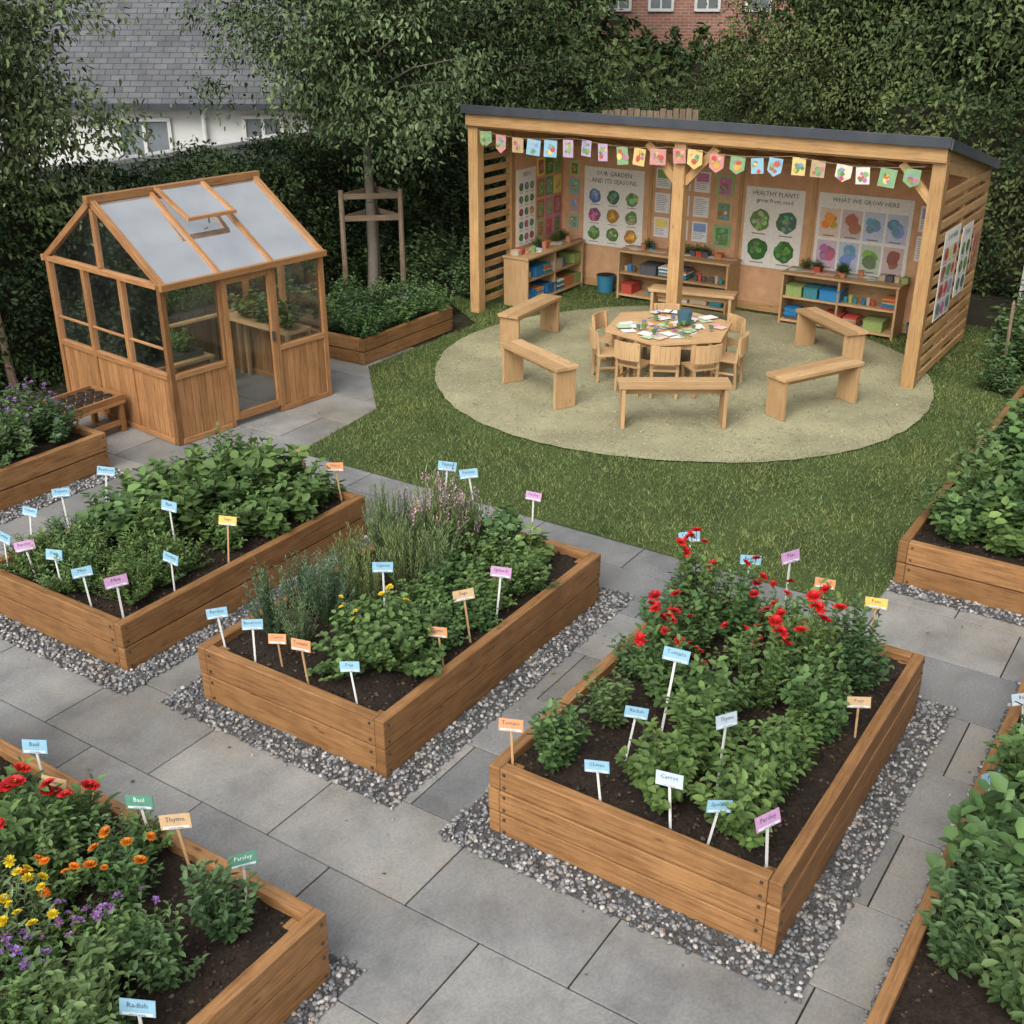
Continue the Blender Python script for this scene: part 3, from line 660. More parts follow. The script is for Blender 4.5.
# ------------------------------------------------------------------ pavilion
PY = math.atan2(-.549, .836); PO = (-.446, 14.79, 0); LX, LY = 5.6, 2.1
pv = empty('garden_pavilion', PO, PY)
def pl(x, y): return (PO[0]+.836*x+.549*y, PO[1]-.549*x+.836*y)
zr = lambda y: 2.42 - .20*y
mb = MB()
for x in (0, LX/2, LX): mb.box((x, 0, 1.165), (.14,.14,2.33), WOOD_PAV)
for x in (0, 1.4, 2.8, 4.2, LX): mb.box((x, LY, .98), (.10,.10,1.96), WOOD_PAV)
mb.box((0, .78, 1.1), (.09,.09,2.2), WOOD_PAV); mb.box((LX, 1.10, 1.05), (.09,.09,2.1), WOOD_PAV)
mb.box((LX/2, -.0, 2.385), (LX+.12,.14,.13), WOOD_PAV); mb.box((LX/2, -.105, 2.42), (LX+.14,.035,.15), WOOD_PAV)
mb.box((LX/2, LY, 2.0-.03), (LX-.02,.09,.08), WOOD_PAV)
for x in (0, LX): mb.beam((x, .08, 2.28), (x, LY+.03, 1.92), .08, .12, WOOD_PAV)
for i in range(13):
    x = .0 + i*LX/12; mb.beam((x, -.07, zr(-.07)+.0), (x, LY+.06, zr(LY+.06)+.0), .045, .10, WOOD_PAV)
for sx in (-1, 1): mb.beam((LX/2+sx*.05, 0, 1.9), (LX/2+sx*.42, 0, 2.30), .07, .09, WOOD_PAV)
mb.beam((LX-.05, 0, 1.95), (LX-.38, 0, 2.30), .06, .08, WOOD_PAV)
for i in range(15): mb.box((0, .42, .14+i*.15), (.03, .66, .075), WOOD_PAV)
for i in range(14): mb.box((LX+.045, 1.08, .10+i*.145), (.028, LY-.08, .085), WOOD_PAV)
mb.obj('timber_frame', parent=pv, bevel=.004)
mb = MB()
mb.box((LX/2, LY-.06, 1.0), (LX-.06,.02,1.92), PLY)
mb.box((.04, 1.44, .98), (.02, 1.22, 1.92), PLY); mb.box((LX-.04, 1.05, 1.12), (.02, 1.8, 1.35), PLY)
mb.obj('wall_panels', parent=pv)
mb = MB()
for x in (1.42, 2.70, 3.66): mb.box((x, LY-.078, 1.0), (.05,.014,1.9), WOOD_PAV)
mb.box((LX/2, LY-.08, 1.93), (LX-.12,.02,.07), WOOD_PAV); mb.box((LX/2, LY-.08, .07), (LX-.12,.02,.10), WOOD_PAV)
mb.obj('battens', parent=pv, bevel=.002)
mb = MB()
y0, y1 = -.15, LY+.10; th_ = .05; z0, z1 = zr(y0)+.055, zr(y1)+.055
mb.beam((LX/2, y0, z0+th_/2), (LX/2, y1, z1+th_/2), LX+.18, th_, ROOFM)
mb.box((LX/2, y0-.012, z0+.035), (LX+.20, .022, .10), ROOFM)
for x in (-.105, LX+.105): mb.beam((x, y0, z0+.02), (x, y1, z1+.02), .022, .10, ROOFM)
mb.obj('roof', parent=pv, bevel=.003)
mb = MB(); mb.beam((LX/2, y0+.02, z0-.008), (LX/2, y1-.02, z1-.008), LX+.16, .014, WOOD_PAV); mb.obj('roof_boarding', parent=pv)

# posters -----------------------------------------------------------
GRN = [(.10,.28,.07),(.22,.40,.12),(.30,.45,.18),(.16,.30,.20)]
PAL = GRN + [(.62,.10,.07),(.75,.40,.08),(.55,.20,.35),(.25,.35,.6),(.8,.65,.2),(.45,.16,.1)]
def disc(mb, cx, cz, r, col, y, n=16):
    k = [random.uniform(.88,1.08) for _ in range(n)]
    mb.poly([(cx+r*k[i]*math.cos(-2*math.pi*i/n), y, cz+r*k[i]*math.sin(-2*math.pi*i/n)) for i in range(n)], PRINT, col=col)
def poster(w, h, rows, cols, kind='disc', title=None, base=(.78,.75,.68), tsize=.07, sub=True):
    mb = MB(); mb.box((0,.003,0), (w,.006,h), PRINT, col=base)
    top = h/2 - .03
    if title:
        for k, tl in enumerate(title.split('|')):
            mb.text(tl, tsize, Matrix.Translation((0,-.004,top-tsize*.6-k*tsize*1.15)), (.06,.10,.08))
        top -= tsize*(1.2*len(title.split('|')))+.04
    H = top + h/2 - .02; cw, ch = (w-.06)/cols, H/rows
    for i in range(cols):
        for j in range(rows):
            cx = -w/2+.03+cw*(i+.5); cz = top - ch*(j+.5); r = min(cw, ch)*.38; c = random.choice(PAL if kind != 'green' else GRN)
            if kind == 'card':
                mb.poly([(cx-cw*.45,-.003,cz-ch*.45),(cx+cw*.45,-.003,cz-ch*.45),(cx+cw*.45,-.003,cz+ch*.45),(cx-cw*.45,-.003,cz+ch*.45)], PRINT, col=tuple(min(1,.40+.4*x) for x in c))
                for _ in range(7): disc(mb, cx+random.uniform(-.2,.2)*cw, cz+random.uniform(-.12,.2)*ch, r*random.uniform(.3,.8), tuple(x*random.uniform(.5,1.1) for x in c), -.0045-random.uniform(0,.002), 9)
            elif kind == 'photo':
                mb.poly([(cx-cw*.47,-.003,cz-ch*.47),(cx+cw*.47,-.003,cz-ch*.47),(cx+cw*.47,-.003,cz+ch*.47),(cx-cw*.47,-.003,cz+ch*.47)], PRINT, col=c)
                for _ in range(14): disc(mb, cx+random.uniform(-.36,.36)*cw, cz+random.uniform(-.36,.36)*ch, r*random.uniform(.12,.4), random.choice(PAL), -.0045-random.uniform(0,.002), 8)
            else:
                disc(mb, cx, cz+ch*.06, r, tuple(x*.5 for x in c), -.0035)
                for _ in range(16):
                    a = random.uniform(0,6.28); q = r*random.uniform(0,.72); disc(mb, cx+q*math.cos(a), cz+ch*.06+q*math.sin(a), r*random.uniform(.12,.3), tuple(min(1,x*random.uniform(.5,1.5)) for x in c), -.0045-random.uniform(0,.003), 7)
            if kind in ('disc','green','card') and sub:
                mb.box((cx,-.0045,cz-ch*.40), (cw*.5,.002,max(.006,ch*.03)), PRINT, col=(.15,.15,.15))
    return mb
def note(w, h, pic=False):
    mb = MB(); mb.box((0,.003,0), (w,.006,h), PRINT, col=(.78,.76,.72))
    for k in range(9):
        if pic and k < 5: continue
        ww = w*random.uniform(.5,.8); mb.box((-w*.42+ww/2,-.001,h*.38-k*h*.09), (ww,.003,h*.022), PRINT, col=(.25,.25,.27))
    if pic: mb.poly([(-w*.4,-.003,-.0*h),(w*.4,-.003,-.0*h),(w*.4,-.003,h*.42),(-w*.4,-.003,h*.42)], PRINT, col=random.choice(PAL))
    return mb
def onback(mb, x, z, name='poster'):
    wx, wy = pl(x, LY-.079); mb.obj(name, (wx, wy, z), PY)
def onside(mb, x, y, z, yaw, name='poster'):
    wx, wy = pl(x, y); mb.obj(name, (wx, wy, z), PY + yaw)
HP = math.pi/2
onback(poster(.92, 1.05, 3, 3, 'disc', 'OUR GARDEN|AND ITS SEASONS', tsize=.085), .86, 1.12)
onback(poster(.78, 1.0, 2, 2, 'green', 'HEALTHY PLANTS|grow from seed', tsize=.075), 3.16, 1.09)
onback(poster(1.16, .96, 2, 4, 'card', 'WHAT WE GROW HERE', tsize=.075), 4.30, 1.12)
onback(note(.24, .30, True), 5.08, 1.40, 'notice_sheet'); onback(note(.24, .30, False), 5.08, 1.05, 'notice_sheet')
onback(poster(.18, .24, 1, 1, 'photo', base=(.3,.3,.5)), 5.34, 1.45); onback(poster(.18, .24, 1, 1, 'photo', base=(.5,.4,.2)), 5.34, 1.15); onback(poster(.18, .2, 1, 1, 'photo', base=(.5,.2,.2)), 5.34, .9)
for i, x in enumerate((1.60, 1.88, 2.16)):
    for j, z in enumerate((1.58, 1.26, .94)):
        onback(note(.22, .26, (i+j) % 2 == 0), x, z, 'notice_sheet')
for z, bc in ((1.56,(.3,.5,.2)),(1.24,(.6,.4,.2)),(.92,(.25,.45,.2))): onback(poster(.24, .28, 1, 1, 'photo', base=bc), 2.48, z)
for z, bc in ((1.6,(.5,.5,.2)),(1.36,(.2,.4,.5)),(1.12,(.6,.3,.2)),(.88,(.3,.4,.3))): onback(poster(.16, .20, 1, 1, 'photo', base=bc), .24, z)
onside(poster(.46, 1.0, 5, 3, 'disc', 'SEEDS', tsize=.07), .055, 1.08, 1.2, HP)
for yy in (1.44, 1.66, 1.88):
    for zz in (1.68, 1.40, 1.12, .86):
        onside(poster(.19, .24, 1, 1, 'photo', base=random.choice(PAL)), .055, yy, zz, HP)
onside(poster(.62, .95, 4, 3, 'card', 'OUR WEEK', tsize=.08), LX+.068, .66, 1.12, HP); onside(poster(.46, .78, 3, 2, 'green', 'BUGS', tsize=.08), LX+.068, 1.34, 1.14, HP)
onside(poster(.28, .42, 1, 1, 'photo', base=(.5,.3,.2)), LX+.068, 1.82, 1.18, HP)

mb = MB(); prev = None; nfl = 23
for i in range(nfl+1):
    f = i/nfl; x = .12+f*(LX-.24); z = 2.30 - .05*math.sin(math.pi*((f*4) % 1)); p = (x, -.11-.02, z)
    if prev: mb.beam(prev, p, .006, .006, WOOD_OLD)
    prev = p
    if i < nfl:
        xx = x + .11 + random.uniform(-.025,.025); zz = z - .005; w, h = random.uniform(.065,.09), random.uniform(.17,.23)
        c = random.choice([(.60,.56,.46),(.24,.42,.52),(.52,.24,.22),(.20,.34,.18),(.60,.46,.18),(.62,.60,.54),(.42,.30,.18),(.44,.32,.44)])
        M = Matrix.Translation((xx, -.132, zz)) @ Matrix.Rotation(random.uniform(-.35,.35), 4, 'Z') @ Matrix.Rotation(random.uniform(-.1,.1), 4, 'Y')
        tp = random.random()
        mb.prism([(-w,0),(-w,-h*.72),(0,-h),(w,-h*.72),(w,0)] if tp < .5 else [(-w,0),(-w,-h*.9),(w,-h*.9),(w,0)], .003, PRINT, c, M)
        for _ in range(7):
            cx, cz, r = random.uniform(-.045,.045), random.uniform(-.14,-.04), random.uniform(.012,.035); ns = random.choice((4,5,6,9))
            mb.prism([(cx+r*math.cos(t*6.28/ns), cz+r*math.sin(t*6.28/ns)) for t in range(ns)], .006+random.uniform(0,.003), PRINT, tuple(k*.8 for k in random.choice(PAL)), M)
mb.obj('bunting', PO, PY)

# shelves -------------------------------------------------------------
def shelf(x, y, yaw, w, h=.66, d=.38, cols=2, seed=0):
    random.seed(seed); mb = MB(); t = .028
    e = empty('storage_shelf', (x, y, .006), yaw)
    mb.box((0,0,h-t/2), (w+.03,d+.02,t), WOOD_FURN); mb.box((0,0,.06), (w-2*t-.002,d,t), WOOD_FURN); mb.box((0,.01,.35), (w-2*t-.002,d-.02,t), WOOD_FURN)
    for sx in (-1,1): mb.box((sx*(w/2-t/2),0,(h-t)/2), (t,d,h-t), WOOD_FURN)
    for i in range(1, cols): mb.box((-w/2+w*i/cols,.005,(h-t)/2+.03), (t,d-.02,h-t-.08), WOOD_FURN)
    mb.box((0,d/2-.006,h/2), (w-2*t,.01,h-2*t), WOOD_FURN)
    mb.obj('carcass', parent=e, bevel=.003)
    mb = MB()
    cs = [(.03,.20,.42),(.46,.07,.045),(.05,.22,.25),(.52,.18,.06),(.09,.09,.10),(.42,.34,.24),(.28,.36,.12),(.03,.16,.34)]
    for zz in (.076, .366):
        xx = -w/2+.12
        while xx < w/2-.1:
            q = random.random(); c = random.choice(cs); bw = random.uniform(.14,.26)
            if q < .5:
                mb.box((xx+bw/2-.06,-.04,zz+.06), (bw,.26,.12), PRINT, col=c); mb.box((xx+bw/2-.06,-.04,zz+.128), (bw+.015,.275,.014), PRINT, col=tuple(k*.8 for k in c))
            elif q < .74:
                for k in range(3): mb.cyl((xx-.04+k*.06, -.08, zz), .022, .030, .07+.03*(k%2), PRINT, 10, col=random.choice(cs))
            elif q < .97:
                for k in range(6): mb.box((xx+random.uniform(-.01,.01)+.03,-.05,zz+.012+k*.022), (.17,.24,.018), PRINT, col=random.choice(cs+[(.7,.68,.6)]))
            xx += bw+.03
    z = h
    for k in range(int(w/.09)):
        xx = -w/2+.1+k*.09; q = random.random()
        if q < .35: mb.cyl((xx,random.uniform(-.1,.1),z), .03,.04,random.uniform(.05,.10), PRINT, 12, col=random.choice([(.5,.2,.1),(.45,.18,.1),(.6,.5,.3),(.1,.25,.35),(.2,.3,.12)]))
        elif q < .7: mb.box((xx,random.uniform(-.06,.06),z+.004+k*.0005), (.15,.11,.006), PRINT, Matrix.Rotation(random.uniform(-.5,.5),3,'Z'), col=random.choice([(.75,.72,.66),(.68,.42,.32),(.42,.52,.42)]))
        else: mb.box((xx,.06,z+.035), (.08,.12,.07), PRINT, col=random.choice(cs))
    mb.obj('stored_items', parent=e, bevel=.002)
    for k in range(4):
        xx = random.uniform(-w*.4, w*.4); add('potted_seedling', random.choice(PR['mint']), (xx, .05, h+.02), 0, e, scale=.42)
wx, wy = pl(.28, 1.20); shelf(wx, wy, PY+HP, 1.45, cols=2, seed=3)
wx, wy = pl(1.98, LY-.3); shelf(wx, wy, PY, 1.6, cols=2, seed=5)
wx, wy = pl(4.22, LY-.3); shelf(wx, wy, PY, 1.45, cols=2, seed=9)
random.seed(21)
def tub(x, y, c, r=.13, h=.22):
    mb = MB(); mb.cyl((0,0,0), r*.8, r, h, PRINT, 20, col=c); mb.cyl((0,0,h), r*1.06, r*1.06, .015, PRINT, 20, col=tuple(k*.8 for k in c)); mb.cyl((0,0,h+.0155), r*.95, r*.95, .002, SOIL, 20)
    mb.obj('storage_tub', (x, y, .006))
tub(*pl(.88, LY-.25), (.04,.20,.30)); tub(*pl(5.2,LY-.35), (.05,.2,.32), .14, .2)

def bench(x, y, yaw, L=1.08):
    mb = MB()
    for i in (-1,1): mb.box((0,i*.069,.425), (L,.134,.038), WOOD_FURN)
    for sx in (-1,1): mb.box((sx*(L/2-.05),0,.203), (.036,.25,.402), WOOD_FURN)
    mb.box((0,0,.36), (L-.14,.03,.08), WOOD_FURN)
    mb.obj('wooden_bench', (x, y, .022), yaw, bevel=.004)
bench(1.56,10.55,math.radians(0)); bench(.27,11.45,math.radians(-58)); bench(.22,13.4,math.radians(60)); bench(3.03,11.0,math.radians(31)); bench(3.62,12.75,math.radians(-72)); bench(2.25,14.1,math.radians(-22))

TX, TY = 1.70, 12.12
mb = MB(); R6 = .72
pts = [(R6*math.cos(math.pi/3*i+.2), R6*math.sin(math.pi/3*i+.2)) for i in range(6)]
M = Matrix.Translation((0,0,.535)) @ Matrix.Rotation(-math.pi/2, 4, 'X')
mb.prism(pts, .03, WOOD_FURN, M=M, tone=.9)
for i in range(6):
    p = Vector((pts[i][0]*.82, -pts[i][1]*.82, 0)); mb.box((p.x, p.y, .26), (.05,.05,.52), WOOD_FURN)
    q = Vector((pts[(i+1)%6][0]*.82, -pts[(i+1)%6][1]*.82, 0)); mb.beam((p.x,p.y,.48), (q.x,q.y,.48), .02, .06, WOOD_FURN)
e = mb.obj('activity_table', (TX, TY, .022), 0, bevel=.003)
mb = MB(); zt = .551
for i in range(30):
    a = random.uniform(0,6.28); r = .55*math.sqrt(random.random())
    mb.box((r*math.cos(a), r*math.sin(a), zt+.002+i*.0009), (random.uniform(.12,.22),random.uniform(.09,.15),.0007), PRINT, Matrix.Rotation(random.uniform(0,3),3,'Z'), col=random.choice([(.72,.71,.67)]*5+[(.5,.6,.65),(.65,.5,.4),(.45,.56,.36),(.6,.3,.3)]))
for i in range(18):
    a = random.uniform(0,6.28); r = random.uniform(.08,.5); mb.cyl((r*math.cos(a), r*math.sin(a), zt+.029), .018,.026,random.uniform(.02,.05), PRINT, 10, col=tuple(k*.6 for k in random.choice(PAL)))
for i in range(22):
    a = random.uniform(0,6.28); r = random.uniform(.1,.55); c = Vector((r*math.cos(a), r*math.sin(a), zt+.035)); d = Vector((math.cos(a*3), math.sin(a*3), 0))*.06
    mb.beam(c-d, c+d, .008, .008, PRINT, col=tuple(k*.6 for k in random.choice(PAL)))
mb.cyl((.16,.0,zt+.029), .065,.085,.13, PRINT, 18, col=(.05,.12,.16))
mb.obj('craft_items', parent=e)
def chair(x, y, yaw):
    mb = MB(); mb.box((0,0,.30), (.30,.29,.022), WOOD_FURN)
    for sx in (-1,1):
        mb.beam((sx*.13,-.125,.0), (sx*.13,-.12,.29), .03, .03, WOOD_FURN); mb.beam((sx*.13,.14,.0), (sx*.13,.125,.29), .03, .03, WOOD_FURN)
        mb.beam((sx*.13,.128,.29), (sx*.13,.16,.56), .028, .028, WOOD_FURN); mb.beam((sx*.13,-.12,.16), (sx*.13,.13,.16), .015, .025, WOOD_FURN)
    n = 6
    for i in range(n):
        x0 = -.15+.3*i/n; x1 = -.15+.3*(i+1)/n; f = lambda x: .165+.03*(1-(x/.15)**2)
        mb.beam((x0,f(x0),.475), (x1,f(x1),.475), .016, .19, WOOD_FURN, tone=.8)
    mb.obj('childs_chair', (x, y, .022), yaw, bevel=.002)
for dg in (-128, -100, -68, -30, 20, 150, 192, 85):
    a = math.radians(dg); r = .68; chair(TX+r*math.cos(a), TY+r*math.sin(a), a-math.pi/2+random.uniform(-.1,.1))

# ------------------------------------------------------------------ trees & hedges
def tree_mesh(name, cz, rad, ncl, per, LL, leaf, seed, trunk=.07, crad=.34, bark=BARK, ct=.5):
    global rng; rng = np.random.default_rng(seed); nb = NB([bark, leaf])
    rad = np.array(rad); C = np.array([0, 0, cz])
    prev = np.array([0,0,0.]); lean = rng.normal(0, .05, 2)
    segs = 7; top = cz + rad[2]*.55; pts = [prev]
    for i in range(1, segs+1):
        f = i/segs; p = np.array([lean[0]*f*2+rng.normal(0,.02), lean[1]*f*2+rng.normal(0,.02), top*f]); nb.tube(pts[-1], p, trunk*(1.1-.85*(f-1/segs)), trunk*(1.1-.85*f), 0, rng.uniform(.3,.7), 8); pts.append(p)
    pts = np.array(pts)
    d = rnd3(ncl); r = rng.uniform(0, 1, ncl)**.42
    lump = 1 + .22*np.sin(d[:,0]*5+seed)+.16*np.cos(d[:,1]*7+d[:,2]*4+seed*2)
    cc = C + d*rad*(r*lump)[:, None]
    for i in range(0, ncl, 3):
        z = min(max(cc[i,2]-.5*rad[2]*rng.uniform(.3,.9), cz-rad[2]*.85), top*.97); k = z/top*segs; j = int(min(k, segs-1)); b = pts[j]+(pts[j+1]-pts[j])*(k-j)
        m = (b+cc[i])/2 + [0,0,.12]; nb.tube(b, m, trunk*.28, trunk*.17, 0, .4, 5); nb.tube(m, cc[i], trunk*.17, trunk*.05, 0, .5, 5)
    n = ncl*per; ci = np.repeat(np.arange(ncl), per); cr = crad*rng.uniform(.6, 1.25, ncl)
    off = rng.normal(size=(n, 3))*[.62,.62,.42]; pos = cc[ci] + off*cr[ci][:, None]
    dd = rnd3(n)*.9 + nrm(pos-C)*.45 + [0,0,-.45]; nn = rnd3(n)*.55 + [0,0,1] + nrm(pos-C)*.35
    tone = np.clip(rng.uniform(-.05,1-ct,n) + rng.uniform(0,ct,ncl)[ci], 0, 1)
    nb.leaves(pos, dd, nn, LL*rng.uniform(.65,1.3,n), .5, 1, tone)
    return nb.mesh(name)
t1 = tree_mesh('birch_tree', 3.15, (1.4,1.4,2.05), 330, 105, .072, L_TREE, 31, .07, .31)
t2 = tree_mesh('young_tree', 3.5, (1.62,1.5,1.8), 300, 105, .070, L_TREE, 57, .075, .30)
add('garden_tree', t2, (-1.9,15.57,0), .4)
add('garden_tree', t1, (-5.68,12.4,0), 1.1)
bk = [tree_mesh('back_tree', 3.4, (2.3,2.3,2.6), 240, 105, .086, L_BACK, s, .12, .5, BARKD, .65) for s in (5, 8)]
for i, (x, y, s, r) in enumerate([(-.9,20.6,1.0,0),(-2.6,23.5,1.15,1),(5.3,19.9,.80,2),(7.2,19.0,1.1,3),(9.4,17.8,1.2,4),(8.9,14.4,1.0,5),(7.8,22.8,1.3,1.5),(1.9,19.8,.43,3.3),(9.3,10.9,1.1,.2),(3.4,22.0,.43,2)]):
    add('broadleaf_tree', bk[i % 2], (x, y, 0), r, scale=s)
add('small_tree', t2, (7.3,12.9,-.5), 2.2, scale=.8)

def hedge(name, p0, p1, width, height, dens, LL, leaf=L_HEDGE, seed=3, lump=.13):
    global rng; rng = np.random.default_rng(seed)
    p0 = np.array(p0, float); p1 = np.array(p1, float); v = p1-p0; Ln = np.linalg.norm(v); X = v/Ln; Y = np.array([-X[1], X[0]])
    nb = NB([leaf]); mb_ = MB(); ps = []; ns = []
    for kind, ar in (('f', Ln*height), ('b', Ln*height*.35), ('t', Ln*width), ('e', width*height), ('e2', width*height)):
        n = int(ar*dens); a = rng.uniform(0,1,n); b = rng.uniform(0,1,n)
        if kind == 'f': q = np.stack([a*Ln, 0*a-width/2, b*height], 1); nn = [0,-1,.25]
        elif kind == 'b': q = np.stack([a*Ln, 0*a+width/2, b*height], 1); nn = [0,1,.25]
        elif kind == 't': q = np.stack([a*Ln, (b-.5)*width, 0*a+height], 1); nn = [0,0,1]
        else: q = np.stack([0*a if kind == 'e' else 0*a+Ln, (a-.5)*width, b*height], 1); nn = [-1 if kind == 'e' else 1, 0, .2]
        nn = np.tile(np.array(nn, float), (n, 1))
        l = lump*(np.sin(q[:,0]*4.1+seed)*np.sin(q[:,2]*5.3+q[:,1]*3+1)+.6*np.sin(q[:,0]*11+q[:,2]*9)) + rng.normal(0,.07,n)
        q = q + nn*l[:, None]; ps.append(q); ns.append(nn)
    q = np.concatenate(ps); nn = np.concatenate(ns); n = len(q)
    def tow(u): return np.c_[u[:, :1]*X + u[:, 1:2]*Y, u[:, 2]]
    pw = tow(q) + np.array([*p0, 0]); nw = tow(nn)
    tone = np.clip(rng.uniform(-.1,.65,n) + .22*np.sin(q[:,0]*2.3+q[:,2]*3) + .18*np.sin(q[:,0]*7.1-q[:,2]*6+q[:,1]*5), 0, 1)
    nb.leaves(pw, rnd3(n)+nw*.5+[0,0,-.25], nw+rnd3(n)*.7, LL*rng.uniform(.6,1.3,n), .55, 0, tone)
    o = add(name, nb.mesh(name))
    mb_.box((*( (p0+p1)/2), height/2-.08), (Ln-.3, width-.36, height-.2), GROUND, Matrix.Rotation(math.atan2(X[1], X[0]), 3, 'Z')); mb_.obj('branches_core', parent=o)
hedge('hedge', (-7.4,9.1), (.2,20.8), 1.0, 1.85, 1400, .060, seed=3)
hedge('hedge', (12.5,8.6), (6.6,13.6), 1.1, 2.2, 750, .08, seed=4)
hedge('hedge', (5.4,17.2), (12,12.8), 1.3, 2.5, 800, .075, L_BACK, seed=6)
hedge('tree_line', (-6,27.5), (16,25), 2.5, 2.5, 220, .17, L_BACK, seed=7, lump=.3)
hedge('tree_line', (6.3,27), (22,21), 2.5, 7.5, 120, .24, L_BACK, seed=8, lump=.5)
hedge('tree_line', (-10,27), (1.9,29), 2.5, 7.5, 120, .24, L_BACK, seed=9, lump=.5)

def stake_frame(x, y, h=1.45):
    mb = MB(); d = .38
    P = [(-d,-d*.5),(d,-d*.6),(.1,d)]
    for px, py in P: mb.cyl((px,py,0), .038,.034,h, WOOD_OLD, 9)
    for z in (h-.08, h-.36):
        for i in range(3):
            a_, b_ = P[i], P[(i+1)%3]; mb.beam((a_[0],a_[1],z), (b_[0],b_[1],z), .025, .07, WOOD_OLD)
    mb.obj('tree_stake_frame', (x, y, 0), .2, bevel=.002)
stake_frame(-1.87, 15.4, 1.5)
def stake(x, y, h, r=.035):
    mb = MB(); mb.cyl((0,0,0), r, r*.9, h, WOOD_OLD, 10); mb.cyl((0,0,h), r*.9, .004, .04, WOOD_OLD, 10); o = mb.obj('tree_stake', (x, y, 0)); o.rotation_euler = (.03,-.04,0)
stake(-5.20,11.45,1.25,.045); stake(5.35,12.0,.85,.02); stake(5.75,11.3,.8,.02)

# ------------------------------------------------------------------ houses, fences, walls
h = empty('white_house', (-6.9, 17.6, 0), math.radians(-2))
mb = MB(); HW, HD, HH = 4.2, 6., 2.36
mb.box((HW/2-2, HD/2, HH/2), (HW+4-.3, HD, HH), RENDER)
mb.obj('walls', parent=h)
mb = MB(); x0, x1 = -4.2, HW+.2; sl = 3.0
mb.poly([(x0,-.20,HH-.02),(x1,-.20,HH-.02),(x1,HD/2,HH+sl),(x0,HD/2,HH+sl)], SLATE, [(x0,0),(x1,0),(x1,4.4),(x0,4.4)])
mb.poly([(x0,HD+.2,HH-.02),(x0,HD/2,HH+sl),(x1,HD/2,HH+sl),(x1,HD+.2,HH-.02)], SLATE, [(x0,0),(x0,4.4),(x1,4.4),(x1,0)])
mb.poly([(HW-.152,0,HH),(HW-.152,HD,HH),(HW-.152,HD/2,HH+sl-.2)], RENDER)
mb.box(((x0+x1)/2,-.23,HH-.05), (x1-x0,.06,.08), ROOFM); mb.box(((x0+x1)/2,-.10,HH-.09), (x1-x0-.4,.15,.03), WHITEF)
mb.beam((x1,-.2,HH-.02), (x1,HD/2,HH+sl), .05, .12, ROOFM)
mb.box(((x0+x1)/2,HD/2,HH+sl+.02), (x1-x0,.2,.1), ROOFM)
mb.obj('roof', parent=h)
mb = MB()
for cx, w, zc, hh in ((1.55,.75,1.75,.72),(3.30,.55,1.85,.6),(-.6,.8,1.65,.8)):
    mb.box((cx,.01,zc), (w,.06,hh), PANE)
    for sx in (-1,0,1): mb.box((cx+sx*w/2,-.03,zc), (.05,.04,hh+.05), WHITEF)
    for sz in (-1,1): mb.box((cx,-.028,zc+sz*hh/2), (w+.05,.045,.05), WHITEF)
    mb.box((cx,-.05,zc-hh/2-.06), (w+.2,.1,.05), WHITEF)
mb.cyl((2.45,-.07,.2), .035,.035,2.1, WHITEF, 10)
mb.obj('windows', parent=h)

h = empty('brick_house', (2.0, 33, 0), math.radians(-6))
mb = MB()
mb.poly([(0,0,0),(6,0,0),(6,0,6),(0,0,6)], BRICKM, [(0,0),(6,0),(6,6),(0,6)]); mb.poly([(0,0,0),(0,0,6),(0,6,6),(0,6,0)], BRICKM, [(0,0),(0,6),(6,6),(6,0)])
mb.poly([(6,0,0),(6,6,0),(6,6,6),(6,0,6)], BRICKM, [(0,0),(6,0),(6,6),(0,6)]); mb.obj('walls', parent=h)
mb = MB()
for cx in (.8,1.9,3.1,4.4):
    for zc in (1.2,3.75):
        mb.box((cx,0,zc), (.6,.06,1.1), PANE); mb.box((cx,-.03,zc), (.05,.05,1.1), WHITEF); mb.box((cx,-.03,zc), (.6,.04,.05), WHITEF)
        for sx in (-1,1): mb.box((cx+sx*.3,-.03,zc), (.07,.06,1.18), WHITEF)
        for sz in (-1,1): mb.box((cx,-.028,zc+sz*.56), (.6,.06,.07), WHITEF)
mb.obj('windows', parent=h)
mb = MB(); mb.poly([(-.3,-.3,6),(6.3,-.3,6),(6.3,3,8.2),(-.3,3,8.2)], SLATE, [(0,0),(6.6,0),(6.6,4),(0,4)]); mb.poly([(-.3,6.3,6),(-.3,3,8.2),(6.3,3,8.2),(6.3,6.3,6)], SLATE, [(0,0),(0,4),(6.6,4),(6.6,0)]); mb.obj('roof', parent=h)

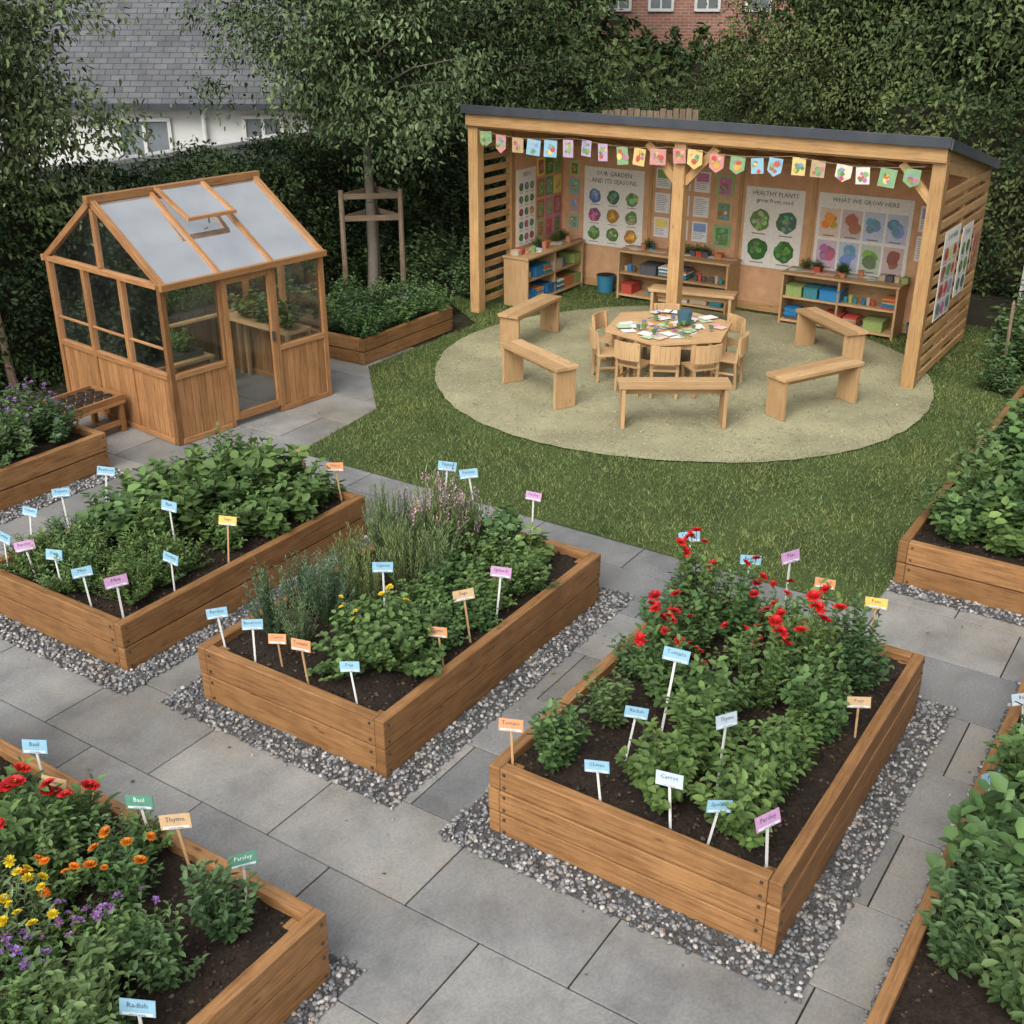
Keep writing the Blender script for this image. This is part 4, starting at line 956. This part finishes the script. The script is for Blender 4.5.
mb = MB()
for i in range(15):
    hh = 2.12+random.uniform(-.03,.03); mb.box((i*.10, 0, hh/2), (.085, .02, hh), WOOD_OLD, tone=random.uniform(0,.3))
mb.box((.7,.03,1.9), (1.4,.03,.08), WOOD_OLD); mb.obj('wooden_fence', (1.45,18.9,0), math.radians(-8))
mb = MB(); mb.box((4,0,.96), (8,.15,1.92), RENDER); mb.box((4,0,1.95), (8.05,.22,.06), RENDER); mb.obj('boundary_wall', (-7.2,10.9,0), YAW, bevel=.005)
mb = MB(); mb.box((2.5,0,1.05), (5,.15,2.1), RENDER); mb.box((2.5,0,2.13), (5.05,.22,.06), RENDER); mb.obj('boundary_wall', (6.8,15.2,0), math.radians(-32), bevel=.005)

# ------------------------------------------------------------------ light & camera
w = bpy.data.worlds.new('World'); scene.world = w; w.use_nodes = True
N, L = w.node_tree.nodes, w.node_tree.links; N.clear()
sky = N.new('ShaderNodeTexSky'); sky.sky_type = 'NISHITA'; sky.sun_disc = False; sky.sun_elevation = math.radians(46); sky.sun_rotation = math.radians(205)
sky.dust_density = 4; sky.air_density = 1.2
hs = N.new('ShaderNodeHueSaturation'); hs.inputs['Saturation'].default_value = .25; L.new(sky.outputs[0], hs.inputs['Color'])
bg = N.new('ShaderNodeBackground'); bg.inputs['Strength'].default_value = .25; L.new(hs.outputs[0], bg.inputs[0])
o = N.new('ShaderNodeOutputWorld'); L.new(bg.outputs[0], o.inputs[0])
sl_ = bpy.data.lights.new('sun', 'SUN'); sl_.energy = 1.8; sl_.angle = math.radians(40); sl_.color = (1, .97, .92)
so = bpy.data.objects.new('sun', sl_); COL.objects.link(so)
so.rotation_euler = Vector((-.29, -.63, .72)).to_track_quat('Z', 'Y').to_euler()
scene.view_settings.view_transform = 'Standard'; scene.view_settings.look = 'None'; scene.view_settings.exposure = 0
cam = bpy.data.cameras.new('camera'); cam.sensor_width = 36; cam.lens = 1150/1024*36; cam.clip_end = 1000; cam.clip_start = .05
co = bpy.data.objects.new('camera', cam); COL.objects.link(co); co.location = (0,0,4); co.rotation_euler = (math.radians(65), 0, 0)
scene.camera = co
